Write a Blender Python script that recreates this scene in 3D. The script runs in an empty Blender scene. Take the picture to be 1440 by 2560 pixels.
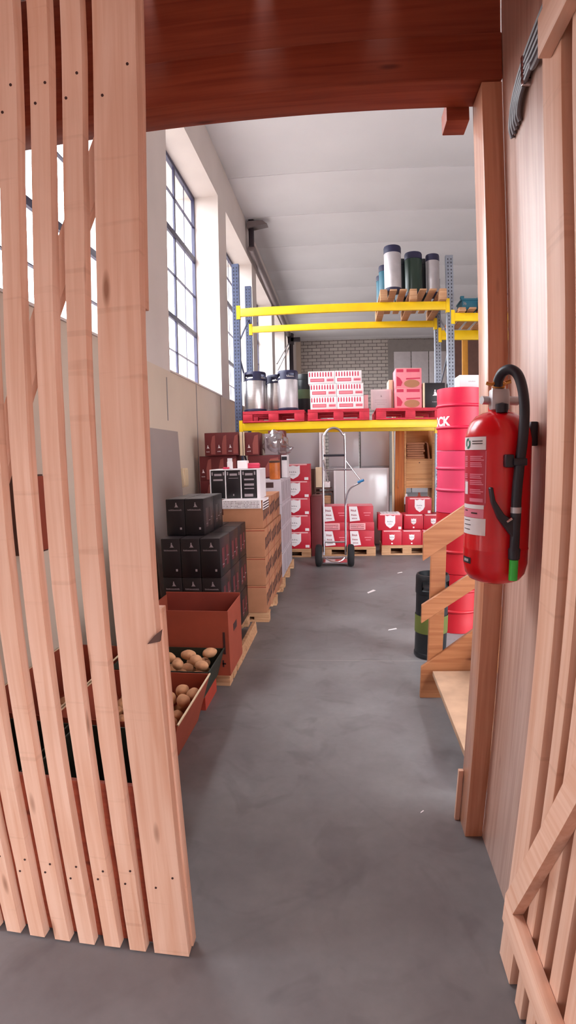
import bpy, bmesh, math, random
from mathutils import Vector, Matrix, Euler
random.seed(7)
S = bpy.context.scene
COL = S.collection
PI = math.pi

# ------------------------------------------------------------------ camera
CAMZ = 1.5
def cam_axes(yaw, pit, rol):
    f = Vector((math.sin(yaw)*math.cos(pit), math.cos(yaw)*math.cos(pit), math.sin(pit)))
    r = Vector((math.cos(yaw), -math.sin(yaw), 0)); u = r.cross(f)
    return r*math.cos(rol)+u*math.sin(rol), u*math.cos(rol)-r*math.sin(rol), f
cd = bpy.data.cameras.new('camera'); cam = bpy.data.objects.new('camera', cd); COL.objects.link(cam)
S.camera = cam
r_, u_, f_ = cam_axes(math.radians(-6.1118), math.radians(-8.9703), math.radians(-1.2591))
cam.matrix_world = Matrix(((r_.x, u_.x, -f_.x, 0), (r_.y, u_.y, -f_.y, 0), (r_.z, u_.z, -f_.z, CAMZ), (0, 0, 0, 1)))
cd.type = 'PANO'; cd.panorama_type = 'FISHEYE_LENS_POLYNOMIAL'
cd.sensor_fit = 'VERTICAL'; cd.sensor_height = 25.6; cd.sensor_width = 14.4
FL = 13.40765
cd.fisheye_fov = PI
cd.fisheye_polynomial_k0 = 0; cd.fisheye_polynomial_k1 = -1/FL; cd.fisheye_polynomial_k2 = 0
cd.fisheye_polynomial_k3 = .13819/FL**3; cd.fisheye_polynomial_k4 = 0
cd.shift_y = 76.79/2560
cd.clip_start = .01; cd.clip_end = 200

# ------------------------------------------------------------------ light
S.view_settings.view_transform = 'Standard'; S.view_settings.look = 'None'
S.view_settings.gamma = 1; S.view_settings.use_curve_mapping = False
S.view_settings.exposure = -0.2
W = bpy.data.worlds.new('sky'); S.world = W; W.use_nodes = True
_n = W.node_tree.nodes; _l = W.node_tree.links
_tc = _n.new('ShaderNodeTexCoord'); _sp = _n.new('ShaderNodeSeparateXYZ'); _r = _n.new('ShaderNodeValToRGB')
_mr = _n.new('ShaderNodeMapRange'); _mr.inputs[1].default_value = -1; _mr.inputs[2].default_value = 1
_l.new(_tc.outputs['Generated'], _sp.inputs[0]); _l.new(_sp.outputs[2], _mr.inputs[0]); _l.new(_mr.outputs[0], _r.inputs[0])
_e = _r.color_ramp.elements; _e[0].position = .47; _e[0].color = (.14, .13, .125, 1); _e[1].position = .56; _e[1].color = (.585, .61, .65, 1)
_q = _e.new(.9); _q.color = (.95, .985, 1.04, 1)
_l.new(_r.outputs[0], _n['Background'].inputs[0])          # overcast sky: bright overhead, dim ground
_n['Background'].inputs[1].default_value = 26.0
def window_light(name, loc, rot, sx, sy, power, color=(1, .95, .93)):
    l = bpy.data.lights.new(name, 'AREA'); l.shape = 'RECTANGLE'; l.size = sx; l.size_y = sy
    if power is None:
        l.cycles.is_portal = True
    else:
        l.energy = power; l.color = color
    o = bpy.data.objects.new(name, l); COL.objects.link(o); o.location = loc; o.rotation_euler = rot
    return o
XW = -1.9
WIN = [(2.5, 5.09), (5.85, 8.44), (9.02, 11.62), (12.2, 14.8), (15.4, 18.0), (18.6, 21.2)]
for (a, b) in WIN:
    window_light('window_daylight', (-2.42, (a+b)/2, 4.2), (0, -PI/2, 0), 3.3, b-a, None)
# unseen opening, added left of the porch to side-light the timber wall
window_light('added_opening_daylight', (-3.45, .6, 1.05), (0, -PI/2, 0), 2.1, 1.0, None)
# wide unseen opening behind the right shoulder, added to light slats and near floor
window_light('added_opening_daylight', (2.32, -1.8, 1.4), (0, PI/2, 0), 2.8, 2.8, None)

# ------------------------------------------------------------------ materials
def lin(c):
    c = c/255.0
    return c/12.92 if c <= .04045 else ((c+.055)/1.055)**2.4
def rgb(*c): return (lin(c[0]), lin(c[1]), lin(c[2]), 1)
MATS = {}
def base(name):
    m = bpy.data.materials.new(name); m.use_nodes = True
    MATS[name] = m
    nt = m.node_tree; b = nt.nodes['Principled BSDF']
    return m, nt, b
def mat(name, c, rough=.6, metal=0, var=.12, scale=6, bump=0, bscale=40, spec=.5, stretch=(1, 1, 1), alpha=None):
    m, nt, b = base(name)
    tc = nt.nodes.new('ShaderNodeTexCoord'); mp = nt.nodes.new('ShaderNodeMapping'); mp.inputs['Scale'].default_value = stretch
    nt.links.new(tc.outputs['Object'], mp.inputs[0])
    n = nt.nodes.new('ShaderNodeTexNoise'); n.inputs['Scale'].default_value = scale; n.inputs['Detail'].default_value = 5
    nt.links.new(mp.outputs[0], n.inputs[0])
    r = nt.nodes.new('ShaderNodeValToRGB')
    col = rgb(*c)
    r.color_ramp.elements[0].color = tuple(v*(1-var) for v in col[:3])+(1,)
    r.color_ramp.elements[1].color = tuple(min(1, v*(1+var)) for v in col[:3])+(1,)
    r.color_ramp.elements[0].position = .3; r.color_ramp.elements[1].position = .7
    nt.links.new(n.outputs[0], r.inputs[0]); nt.links.new(r.outputs[0], b.inputs['Base Color'])
    b.inputs['Roughness'].default_value = rough; b.inputs['Metallic'].default_value = metal
    b.inputs['Specular IOR Level'].default_value = spec
    if bump:
        n2 = nt.nodes.new('ShaderNodeTexNoise'); n2.inputs['Scale'].default_value = bscale
        nt.links.new(mp.outputs[0], n2.inputs[0])
        bp = nt.nodes.new('ShaderNodeBump'); bp.inputs['Strength'].default_value = bump; bp.inputs['Distance'].default_value = .004
        nt.links.new(n2.outputs[0], bp.inputs['Height']); nt.links.new(bp.outputs[0], b.inputs['Normal'])
    return m
def wood(name, c1, c2, axis='z', rough=.55, knots=True, saw=False, spec=.35, coat=0):
    """planed timber: streaky grain along one axis, offset per object, a few knots"""
    m, nt, b = base(name); N = nt.nodes.new; L = nt.links.new
    tc = N('ShaderNodeTexCoord'); oi = N('ShaderNodeObjectInfo')
    add = N('ShaderNodeVectorMath'); add.operation = 'ADD'
    mul = N('ShaderNodeVectorMath'); mul.operation = 'SCALE'; mul.inputs[0].default_value = (7.3, 3.1, 11.7)
    L(oi.outputs['Random'], mul.inputs['Scale']); L(tc.outputs['Object'], add.inputs[0]); L(mul.outputs[0], add.inputs[1])
    sc = {'z': (28, 28, 1.1), 'x': (1.1, 28, 28), 'y': (28, 1.1, 28)}[axis]
    sk = {'z': (9, 9, 2.2), 'x': (2.2, 9, 9), 'y': (9, 2.2, 9)}[axis]
    mp = N('ShaderNodeMapping'); mp.inputs['Scale'].default_value = sc; L(add.outputs[0], mp.inputs[0])
    n = N('ShaderNodeTexNoise'); n.inputs['Scale'].default_value = 1.6; n.inputs['Detail'].default_value = 8; n.inputs['Distortion'].default_value = .6
    L(mp.outputs[0], n.inputs[0])
    r = N('ShaderNodeValToRGB'); r.color_ramp.elements[0].color = rgb(*c2); r.color_ramp.elements[1].color = rgb(*c1)
    r.color_ramp.elements[0].position = .3; r.color_ramp.elements[1].position = .62
    L(n.outputs[0], r.inputs[0]); out = r.outputs[0]
    n3 = N('ShaderNodeTexNoise'); n3.inputs['Scale'].default_value = 2.0; L(add.outputs[0], n3.inputs[0])
    mx0 = N('ShaderNodeMix'); mx0.data_type = 'RGBA'; mx0.blend_type = 'MULTIPLY'; mx0.inputs[0].default_value = .22
    r3 = N('ShaderNodeValToRGB'); r3.color_ramp.elements[0].color = (.62, .5, .42, 1); r3.color_ramp.elements[1].color = (1, 1, 1, 1)
    r3.color_ramp.elements[0].position = .35; r3.color_ramp.elements[1].position = .6
    L(n3.outputs[0], r3.inputs[0]); L(out, mx0.inputs[6]); L(r3.outputs[0], mx0.inputs[7]); out = mx0.outputs[2]
    if knots:
        mk = N('ShaderNodeMapping'); mk.inputs['Scale'].default_value = sk; L(add.outputs[0], mk.inputs[0])
        v = N('ShaderNodeTexVoronoi'); v.inputs['Scale'].default_value = .9; L(mk.outputs[0], v.inputs[0])
        kr = N('ShaderNodeValToRGB'); kr.color_ramp.elements[0].position = .035; kr.color_ramp.elements[1].position = .10
        kr.color_ramp.elements[0].color = (.28, .16, .10, 1); kr.color_ramp.elements[1].color = (1, 1, 1, 1)
        L(v.outputs['Distance'], kr.inputs[0])
        mx = N('ShaderNodeMix'); mx.data_type = 'RGBA'; mx.blend_type = 'MULTIPLY'; mx.inputs[0].default_value = .75
        L(out, mx.inputs[6]); L(kr.outputs[0], mx.inputs[7]); out = mx.outputs[2]
    if saw:
        w = N('ShaderNodeTexNoise'); ms = N('ShaderNodeMapping')
        ms.inputs['Scale'].default_value = {'z': (2, 2, 34), 'x': (34, 2, 2), 'y': (2, 34, 2)}[axis]
        L(add.outputs[0], ms.inputs[0]); L(ms.outputs[0], w.inputs[0]); w.inputs['Scale'].default_value = 1
        wr = N('ShaderNodeValToRGB'); wr.color_ramp.elements[0].position = .28; wr.color_ramp.elements[1].position = .36
        wr.color_ramp.elements[0].color = (.72, .66, .62, 1); wr.color_ramp.elements[1].color = (1, 1, 1, 1)
        L(w.outputs[0], wr.inputs[0])
        mx = N('ShaderNodeMix'); mx.data_type = 'RGBA'; mx.blend_type = 'MULTIPLY'; mx.inputs[0].default_value = .35
        L(out, mx.inputs[6]); L(wr.outputs[0], mx.inputs[7]); out = mx.outputs[2]
    L(out, b.inputs['Base Color'])
    bp = N('ShaderNodeBump'); bp.inputs['Strength'].default_value = .25; bp.inputs['Distance'].default_value = .002
    L(n.outputs[0], bp.inputs['Height']); L(bp.outputs[0], b.inputs['Normal'])
    b.inputs['Roughness'].default_value = rough; b.inputs['Specular IOR Level'].default_value = spec
    b.inputs['Coat Weight'].default_value = coat; b.inputs['Coat Roughness'].default_value = .24
    return m
PINE1, PINE2 = (230, 186, 162), (216, 162, 134)
W_z = wood('pine_upright', PINE1, PINE2, 'z', saw=True)
W_y = wood('pine_lengthwise', PINE1, PINE2, 'y')
W_x = wood('pine_crosswise', PINE1, PINE2, 'x')
BEAM = wood('aged_beam_timber', (158, 74, 48), (134, 54, 34), 'x')
POST = wood('aged_post_timber', (222, 158, 124), (198, 126, 92), 'z', coat=1)
PLY = wood('plywood', (222, 186, 170), (196, 154, 136), 'z', rough=.4, spec=.5, coat=.8)
STAIRW = wood('stair_timber', (182, 120, 78), (156, 94, 56), 'x', coat=.3)
PALW = wood('pallet_timber', (206, 160, 122), (176, 128, 92), 'x', rough=.8)
SHELFW = wood('shelf_timber', (214, 158, 106), (190, 130, 82), 'x', knots=False)
PANEW = wood('orange_door_timber', (196, 112, 48), (170, 88, 34), 'z', knots=False)
WHITE = mat('white_wall_paint', (214, 203, 197), .85, var=.04, scale=1.5, bump=.15, bscale=60)
CREAM = mat('cream_wall_paint', (212, 194, 176), .8, var=.06, scale=1.2, bump=.1)
CEIL = mat('ceiling_paint', (226, 224, 226), .85, var=.03, scale=1.0)
LINTEL = mat('grey_lintel_paint', (150, 142, 138), .8, var=.06)
IRON = mat('window_iron', (52, 50, 78), .5, var=.1)
GREYP = mat('grey_board', (158, 146, 142), .55, var=.05, scale=2)
PANEL = mat('pale_grey_panel', (176, 168, 172), .22, var=.04, scale=1.5)
PANELW = mat('white_gloss_panel', (214, 208, 208), .12, var=.03, scale=1.5)
YEL = mat('yellow_beam_enamel', (250, 208, 20), .38, var=.05)
GALV = mat('galvanised_steel', (150, 156, 168), .45, .7, var=.15, scale=14)
BLUEST = mat('blue_grey_rack_steel', (84, 92, 118), .5, .3, var=.12, scale=12)
REDPAL = mat('red_pallet_paint', (196, 34, 56), .6, var=.18, scale=12)
REDBOX = mat('red_carton', (190, 22, 46), .5, var=.08)
REDBOXD = mat('deep_red_carton', (150, 20, 38), .5, var=.08)
PINKBOX = mat('pink_print', (226, 128, 138), .6, var=.08)
PINKLT = mat('pale_pink_print', (240, 176, 178), .6, var=.06)
PINKDK = mat('dark_pink_print', (196, 40, 74), .6, var=.06)
PAPER = mat('white_print', (236, 226, 226), .6, var=.04)
GREYPR = mat('grey_print', (150, 136, 140), .6, var=.1)
DARKPR = mat('dark_print', (60, 30, 30), .6, var=.1)
MAROON = mat('maroon_carton', (104, 34, 36), .6, var=.1)
MAROONL = mat('maroon_bottle_print', (150, 76, 70), .6, var=.1)
BLACKBOX = mat('black_carton', (22, 17, 21), .4, var=.2)
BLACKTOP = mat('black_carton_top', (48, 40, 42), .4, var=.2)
WINE = mat('wine_red_print', (96, 30, 40), .45, var=.2, scale=10)
KRAFT = mat('kraft_cardboard', (168, 112, 80), .8, var=.07, scale=9)
KRAFTR = mat('reddish_cardboard', (152, 66, 44), .8, var=.08, scale=7)
KRAFTIN = mat('cardboard_inside', (136, 54, 40), .85, var=.08, scale=7)
CREAMBOX = mat('cream_carton', (228, 204, 170), .7, var=.05)
WHITEBOX = mat('white_carton', (222, 214, 216), .55, var=.05)
GREENCR = mat('dark_green_crate', (38, 44, 34), .6, var=.15)
REDCR = mat('orange_red_crate', (176, 62, 44), .55, var=.1)
POTATO = mat('potato_skin', (200, 148, 108), .75, var=.18, scale=24, bump=.4, bscale=60)
EXTRED = mat('extinguisher_red', (220, 18, 30), .22, var=.03, spec=.6)
KEGRED = mat('red_keg_coat', (206, 22, 62), .42, var=.05, scale=4)
KEGLOW = mat('deep_red_keg_coat', (176, 20, 34), .45, var=.06, scale=4)
KEGRED2 = mat('faded_red_keg_coat', (206, 54, 90), .5, var=.06, scale=4)
STEEL = mat('brushed_steel', (206, 202, 202), .3, .9, var=.08, scale=9, stretch=(1, 1, 8))
STEELM = mat('matt_steel', (190, 184, 186), .45, .6, var=.08, scale=9)
CHROME = mat('chrome', (210, 208, 214), .18, 1, var=.03)
RUB = mat('black_rubber', (34, 30, 40), .45, var=.1)
NAVY = mat('navy_plastic', (30, 28, 62), .5, var=.1)
KEGBLK = mat('black_keg_plastic', (26, 30, 34), .4, var=.15)
GREENBAND = mat('green_band', (96, 116, 84), .6, var=.1)
OLIVE = mat('olive_band', (96, 104, 44), .6, var=.1)
GREENK = mat('dark_green_keg', (34, 54, 42), .35, var=.15)
TEAL = mat('teal_plastic', (30, 96, 116), .5, var=.1)
BRASS = mat('brass', (206, 138, 70), .3, .8, var=.1)
GRN = mat('bright_green_nozzle', (62, 190, 66), .4, var=.05)
GREENLOGO = mat('green_logo', (10, 110, 84), .5, var=.03)
LABELRED = mat('label_pink_print', (232, 130, 150), .45, var=.05)
LABELBASE = mat('label_red_ground', (198, 24, 56), .35, var=.03)
TYRE = mat('tyre_rubber', (26, 22, 24), .8, var=.1)
BLUEGRIP = mat('blue_grip', (40, 110, 160), .5, var=.05)
PIPEBLK = mat('black_stovepipe', (44, 34, 40), .5, .3, var=.1)
PIPEGREY = mat('duct_grey', (124, 112, 112), .5, .4, var=.1)
CABLE = mat('grey_cable', (120, 112, 116), .4, var=.08)
AMBER = mat('amber_tube', (184, 96, 34), .4, var=.25, scale=14)
DUSK = mat('dark_stained_board', (92, 60, 50), .7, var=.15)
NAIL = mat('nail_head', (60, 30, 26), .6, var=.1)
# floor: worn polished concrete with stains
def concrete():
    m, nt, b = base('worn_concrete'); N = nt.nodes.new; L = nt.links.new
    tc = N('ShaderNodeTexCoord')
    n1 = N('ShaderNodeTexNoise'); n1.inputs['Scale'].default_value = 1.3; n1.inputs['Detail'].default_value = 7; n1.inputs['Roughness'].default_value = .62
    n2 = N('ShaderNodeTexNoise'); n2.inputs['Scale'].default_value = 26; n2.inputs['Detail'].default_value = 5
    n3 = N('ShaderNodeTexNoise'); n3.inputs['Scale'].default_value = 3.2; n3.inputs['Detail'].default_value = 3; n3.inputs['Distortion'].default_value = 1.4
    for n in (n1, n2, n3): L(tc.outputs['Object'], n.inputs[0])
    r = N('ShaderNodeValToRGB'); r.color_ramp.elements[0].color = rgb(102, 97, 98); r.color_ramp.elements[1].color = rgb(132, 128, 129)
    r.color_ramp.elements[0].position = .3; r.color_ramp.elements[1].position = .68
    L(n1.outputs[0], r.inputs[0])
    r2 = N('ShaderNodeValToRGB'); r2.color_ramp.elements[0].color = (.86, .86, .86, 1); r2.color_ramp.elements[1].color = (1.04, 1.04, 1.04, 1)
    L(n2.outputs[0], r2.inputs[0])
    mx = N('ShaderNodeMix'); mx.data_type = 'RGBA'; mx.blend_type = 'MULTIPLY'; mx.inputs[0].default_value = .8
    L(r.outputs[0], mx.inputs[6]); L(r2.outputs[0], mx.inputs[7])
    r3 = N('ShaderNodeValToRGB'); r3.color_ramp.elements[0].color = (.7, .68, .68, 1); r3.color_ramp.elements[1].color = (1, 1, 1, 1)
    r3.color_ramp.elements[0].position = .34; r3.color_ramp.elements[1].position = .44
    L(n3.outputs[0], r3.inputs[0])
    mx2 = N('ShaderNodeMix'); mx2.data_type = 'RGBA'; mx2.blend_type = 'MULTIPLY'; mx2.inputs[0].default_value = .5
    L(mx.outputs[2], mx2.inputs[6]); L(r3.outputs[0], mx2.inputs[7])
    # hairline joints
    w = N('ShaderNodeTexVoronoi'); w.feature = 'DISTANCE_TO_EDGE'; w.inputs['Scale'].default_value = .42; L(tc.outputs['Object'], w.inputs[0])
    r4 = N('ShaderNodeValToRGB'); r4.color_ramp.elements[0].color = (.6, .58, .58, 1); r4.color_ramp.elements[1].color = (1, 1, 1, 1)
    r4.color_ramp.elements[0].position = .001; r4.color_ramp.elements[1].position = .005
    L(w.outputs['Distance'], r4.inputs[0])
    mx3 = N('ShaderNodeMix'); mx3.data_type = 'RGBA'; mx3.blend_type = 'MULTIPLY'; mx3.inputs[0].default_value = .12
    L(mx2.outputs[2], mx3.inputs[6]); L(r4.outputs[0], mx3.inputs[7]); L(mx3.outputs[2], b.inputs['Base Color'])
    rr = N('ShaderNodeMapRange'); rr.inputs[3].default_value = .38; rr.inputs[4].default_value = .62
    L(n1.outputs[0], rr.inputs[0]); L(rr.outputs[0], b.inputs['Roughness'])
    return m
FLOOR = concrete()
def brickmat():
    m, nt, b = base('painted_brick'); N = nt.nodes.new; L = nt.links.new
    tc = N('ShaderNodeTexCoord'); sp = N('ShaderNodeSeparateXYZ'); cb = N('ShaderNodeCombineXYZ')
    L(tc.outputs['Object'], sp.inputs[0]); L(sp.outputs[0], cb.inputs[0]); L(sp.outputs[2], cb.inputs[1])
    k = N('ShaderNodeTexBrick'); k.inputs['Scale'].default_value = 1
    k.inputs['Brick Width'].default_value = .36; k.inputs['Row Height'].default_value = .142; k.inputs['Mortar Size'].default_value = .012
    k.inputs['Color1'].default_value = rgb(206, 196, 188); k.inputs['Color2'].default_value = rgb(190, 180, 174); k.inputs['Mortar'].default_value = rgb(112, 102, 100)
    L(cb.outputs[0], k.inputs[0]); L(k.outputs[0], b.inputs['Base Color']); b.inputs['Roughness'].default_value = .85
    bp = N('ShaderNodeBump'); bp.inputs['Strength'].default_value = .6; bp.inputs['Distance'].default_value = .01; bp.invert = True
    L(k.outputs['Fac'], bp.inputs['Height']); L(bp.outputs[0], b.inputs['Normal'])
    return m
BRICK = brickmat()
def clear(name, t, tint=(1, 1, 1, 1), rough=.05):
    m, nt, b = base(name); nt.nodes.remove(b); N = nt.nodes.new; L = nt.links.new
    tr = N('ShaderNodeBsdfTransparent'); tr.inputs[0].default_value = tint
    g = N('ShaderNodeBsdfGlossy'); g.inputs['Roughness'].default_value = rough
    mx = N('ShaderNodeMixShader'); mx.inputs[0].default_value = t
    L(tr.outputs[0], mx.inputs[1]); L(g.outputs[0], mx.inputs[2])
    L(mx.outputs[0], nt.nodes['Material Output'].inputs[0])
    return m
GLASS = clear('window_glass', .06)
FILM = clear('clear_plastic_film', .32, (.86, .84, .86, 1), .18)

# ------------------------------------------------------------------ mesh helpers
def bx(bm, x0, x1, y0, y1, z0, z1, bev=0, mi=0):
    vs = [bm.verts.new(p) for p in ((x0,y0,z0),(x1,y0,z0),(x1,y1,z0),(x0,y1,z0),(x0,y0,z1),(x1,y0,z1),(x1,y1,z1),(x0,y1,z1))]
    fs = [bm.faces.new([vs[i] for i in q]) for q in ((0,3,2,1),(4,5,6,7),(0,1,5,4),(1,2,6,5),(2,3,7,6),(3,0,4,7))]
    for f in fs: f.material_index = mi
    if bev:
        es = list({e for f in fs for e in f.edges})
        r = bmesh.ops.bevel(bm, geom=es, offset=bev, segments=2, affect='EDGES', profile=.5)
        for f in r['faces']: f.material_index = mi
    return vs
def prism(bm, pts, d0, d1, axis='y', mi=0, bev=0):
    """polygon pts in the plane across `axis`, thick from d0 to d1"""
    def P(a, b, d): return {'y': (a, d, b), 'x': (d, a, b), 'z': (a, b, d)}[axis]
    A = [bm.verts.new(P(a, b, d0)) for a, b in pts]; B = [bm.verts.new(P(a, b, d1)) for a, b in pts]
    n = len(pts); fs = [bm.faces.new(A), bm.faces.new(B[::-1])]
    for i in range(n): fs.append(bm.faces.new((A[i], B[i], B[(i+1) % n], A[(i+1) % n])))
    for f in fs: f.material_index = mi
    bmesh.ops.recalc_face_normals(bm, faces=fs)
    if bev: bmesh.ops.bevel(bm, geom=list({e for f in fs for e in f.edges}), offset=bev, segments=1, affect='EDGES')
def lathe(bm, prof, cx=0, cy=0, seg=32, a0=0, a1=2*PI, mi=0, cap=True):
    full = abs(a1-a0-2*PI) < 1e-6; n = seg if full else seg+1; rings = []
    for r, z in prof:
        rings.append([bm.verts.new((cx+r*math.cos(a0+(a1-a0)*i/seg), cy+r*math.sin(a0+(a1-a0)*i/seg), z)) for i in range(n)])
    m = seg
    for a, b in zip(rings, rings[1:]):
        for i in range(m):
            f = bm.faces.new((a[i], a[(i+1) % n], b[(i+1) % n], b[i])); f.material_index = mi; f.smooth = True
    if cap and full:
        f = bm.faces.new(rings[0][::-1]); f.material_index = mi
        f = bm.faces.new(rings[-1]); f.material_index = mi
def tube(bm, pts, r, seg=10, mi=0, smooth=True, cap=True):
    pts = [Vector(p) for p in pts]
    rr = r if isinstance(r, (list, tuple)) else [r]*len(pts)
    up = None; rings = []
    for i, p in enumerate(pts):
        t = (pts[min(i+1, len(pts)-1)]-pts[max(i-1, 0)]).normalized()
        if up is None: up = Vector((0, 0, 1)) if abs(t.z) < .9 else Vector((1, 0, 0))
        a = t.cross(up).normalized(); b = a.cross(t).normalized(); up = b
        rings.append([bm.verts.new(p+a*(rr[i]*math.cos(2*PI*k/seg))+b*(rr[i]*math.sin(2*PI*k/seg))) for k in range(seg)])
    for A, B in zip(rings, rings[1:]):
        for k in range(seg):
            f = bm.faces.new((A[k], A[(k+1) % seg], B[(k+1) % seg], B[k])); f.smooth = smooth; f.material_index = mi
    if cap:
        bm.faces.new(rings[0]); bm.faces.new(rings[-1][::-1])
def smooth_path(ctrl, n=8):
    P = [Vector(p) for p in ctrl]; P = [2*P[0]-P[1]]+P+[2*P[-1]-P[-2]]; out = []
    for i in range(1, len(P)-2):
        for k in range(n):
            t = k/n; a, b, c, d = P[i-1:i+3]
            out.append(.5*((2*b)+(c-a)*t+(2*a-5*b+4*c-d)*t*t+(3*b-a-3*c+d)*t**3))
    out.append(P[-2]); return out
def NB(): return bmesh.new()
def obj(name, bm, mats, parent=None, loc=None, rec=True):
    """one mesh object; if loc is given, geometry is local to it"""
    if rec: bmesh.ops.recalc_face_normals(bm, faces=bm.faces[:])
    me = bpy.data.meshes.new(name); bm.to_mesh(me); bm.free()
    me.set_sharp_from_angle(angle=math.radians(38))
    for m in (mats if isinstance(mats, (list, tuple)) else [mats]): me.materials.append(m)
    o = bpy.data.objects.new(name, me); COL.objects.link(o)
    if loc is not None: o.location = loc
    if parent is not None: o.parent = parent
    return o
def tag(o, label=None, cat=None, group=None, kind=None):
    if label: o['label'] = label
    if cat: o['category'] = cat
    if group: o['group'] = group
    if kind: o['kind'] = kind
    return o
def thing(name, label, cat, loc=(0, 0, 0), rz=0, group=None):
    o = bpy.data.objects.new(name, None); COL.objects.link(o); o.empty_display_size = .05
    o.location = loc; o.rotation_euler = (0, 0, rz)
    return tag(o, label, cat, group)
def dup(root, loc=None, rz=None, label=None, group=None, scale=None):
    r = root.copy(); COL.objects.link(r)
    if loc is not None: r.location = loc
    if rz is not None: r.rotation_euler = (0, 0, rz)
    if scale is not None: r.scale = scale
    if label: r['label'] = label
    if group: r['group'] = group
    for ch in list(root.children):
        c = ch.copy(); COL.objects.link(c); c.parent = r
        for g in list(ch.children):
            d = g.copy(); COL.objects.link(d); d.parent = c
    return r
def struct(name, bm, m, parent=None, rec=True):
    o = obj(name, bm, m, parent, rec=rec)
    if parent is None: o['kind'] = 'structure'
    return o
def box_obj(name, m, x0, x1, y0, y1, z0, z1, parent=None, bev=0):
    bm = NB(); bx(bm, x0, x1, y0, y1, z0, z1, bev); return obj(name, bm, m, parent)

# ------------------------------------------------------------------ the hall shell
ZC = 6.42; YB = 22.9; XR = 7.2
bm = NB(); bx(bm, -3.6, XR+.3, -3.6, YB+.3, -.2, 0); struct('floor', bm, FLOOR)
bm = NB()
# ceiling panels with narrow joints every 1.63 m
ys = [9.28+1.63*k for k in range(-5, 10)]
edges = [1.86]+[y for y in ys if 2.0 < y < YB-.3]+[YB+.3]
for a, b in zip(edges, edges[1:]):
    bx(bm, XW-.6, XR+.3, a+.007, b-.007, ZC, ZC+.2, .006)
bx(bm, XW-.6, XR+.3, 1.86, YB+.3, ZC+.03, ZC+.3)
struct('ceiling', bm, CEIL)
# left wall: strips round the tall window recesses
Z0, Z1 = 2.5, 5.72
bm = NB()
bx(bm, XW-.7, XW, 1.4, YB+.3, Z1, ZC)                 # above
py = 1.4
for a, b in WIN+[(YB+.3, None)]:
    bx(bm, XW-.7, XW, py, a, Z0, Z1); py = b
bm2 = NB()
bx(bm2, XW-.7, XW, 1.4, YB+.3, 0, Z0)
struct('wall_left', bm, WHITE)
struct('wall_left_lower', bm2, CREAM)
# joints of the lower wall panels
bm = NB()
for y, z0, z1 in ((5.7, 1.95, 2.42), (6.9, .3, 2.49), (8.3, 1.2, 2.49), (10.2, 0, 2.49), (12.6, 0, 2.49)):
    bx(bm, XW, XW+.006, y, y+.018, z0, z1)
struct('trim_1', bm, LINTEL)
bm = NB()   # sloping sills
for a, b in WIN:
    prism(bm, [(XW-.4, 2.50), (XW+.015, 2.50), (XW+.015, 2.52), (XW-.4, 2.67)], a+.002, b-.002, 'y')
struct('trim_2', bm, WHITE)
# windows: iron frame, bars and panes
GX = -2.28
for k, (a, b) in enumerate(WIN):
    w = thing('window_%d' % (k+1), None, None); w['kind'] = 'structure'
    bm = NB()
    bx(bm, GX-.05, GX, a, a+.03, 2.6, 5.8); bx(bm, GX-.05, GX, b-.03, b, 2.6, 5.8)
    bx(bm, GX-.05, GX, a, b, 5.66, 5.78); bx(bm, GX-.05, GX, a, b, 2.62, 2.68)
    obj('window_frame', bm, IRON, w)
    bm = NB(); n = 5; p = (b-a)/n
    for i in range(1, n):
        t = .026 if i in (2, 3) else .006
        bx(bm, GX-.032, GX-.005 if i in (2, 3) else GX-.022, a+p*i-t, a+p*i+t, 2.6, 5.7)
    rows = [(3.02, .005), (3.49, .035), (4.10, .006), (4.69, .045), (5.22, .006)]
    for z, t in rows: bx(bm, GX-.032, GX+.002, a, b, z-t, z+t)
    obj('glazing_bars', bm, IRON, w)
    bm = NB(); bx(bm, GX-.03, GX-.024, a+.02, b-.02, 2.62, 5.7); obj('pane', bm, GLASS, w)
# back wall, brick left of a grey lintel and big white doors
bm = NB(); bx(bm, XW-.6, XR+.3, YB, YB+.3, 0, ZC); struct('wall_back', bm, BRICK)
bm = NB(); bx(bm, 1.9, 4.6, YB-.06, YB, 5.87, 6.35); bx(bm, 1.9, 2.12, YB-.06, YB, 0, 5.87); struct('trim_3', bm, LINTEL)
bm = NB(); bx(bm, XW, XW+.17, YB-.35, YB, 0, ZC); struct('trim_4', bm, CREAM)
d = thing('door_1', None, None); d['kind'] = 'structure'
for x0, x1 in ((2.13, 2.83), (2.86, 3.56), (3.59, 4.3)):
    bm = NB(); bx(bm, x0, x1, YB-.09, YB-.02, 0, 5.86, .01); obj('door_leaf', bm, WHITEBOX, d)
bm = NB(); bx(bm, XR, XR+.3, 1.86, YB+.3, 0, ZC); struct('wall_right', bm, WHITE)
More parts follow.
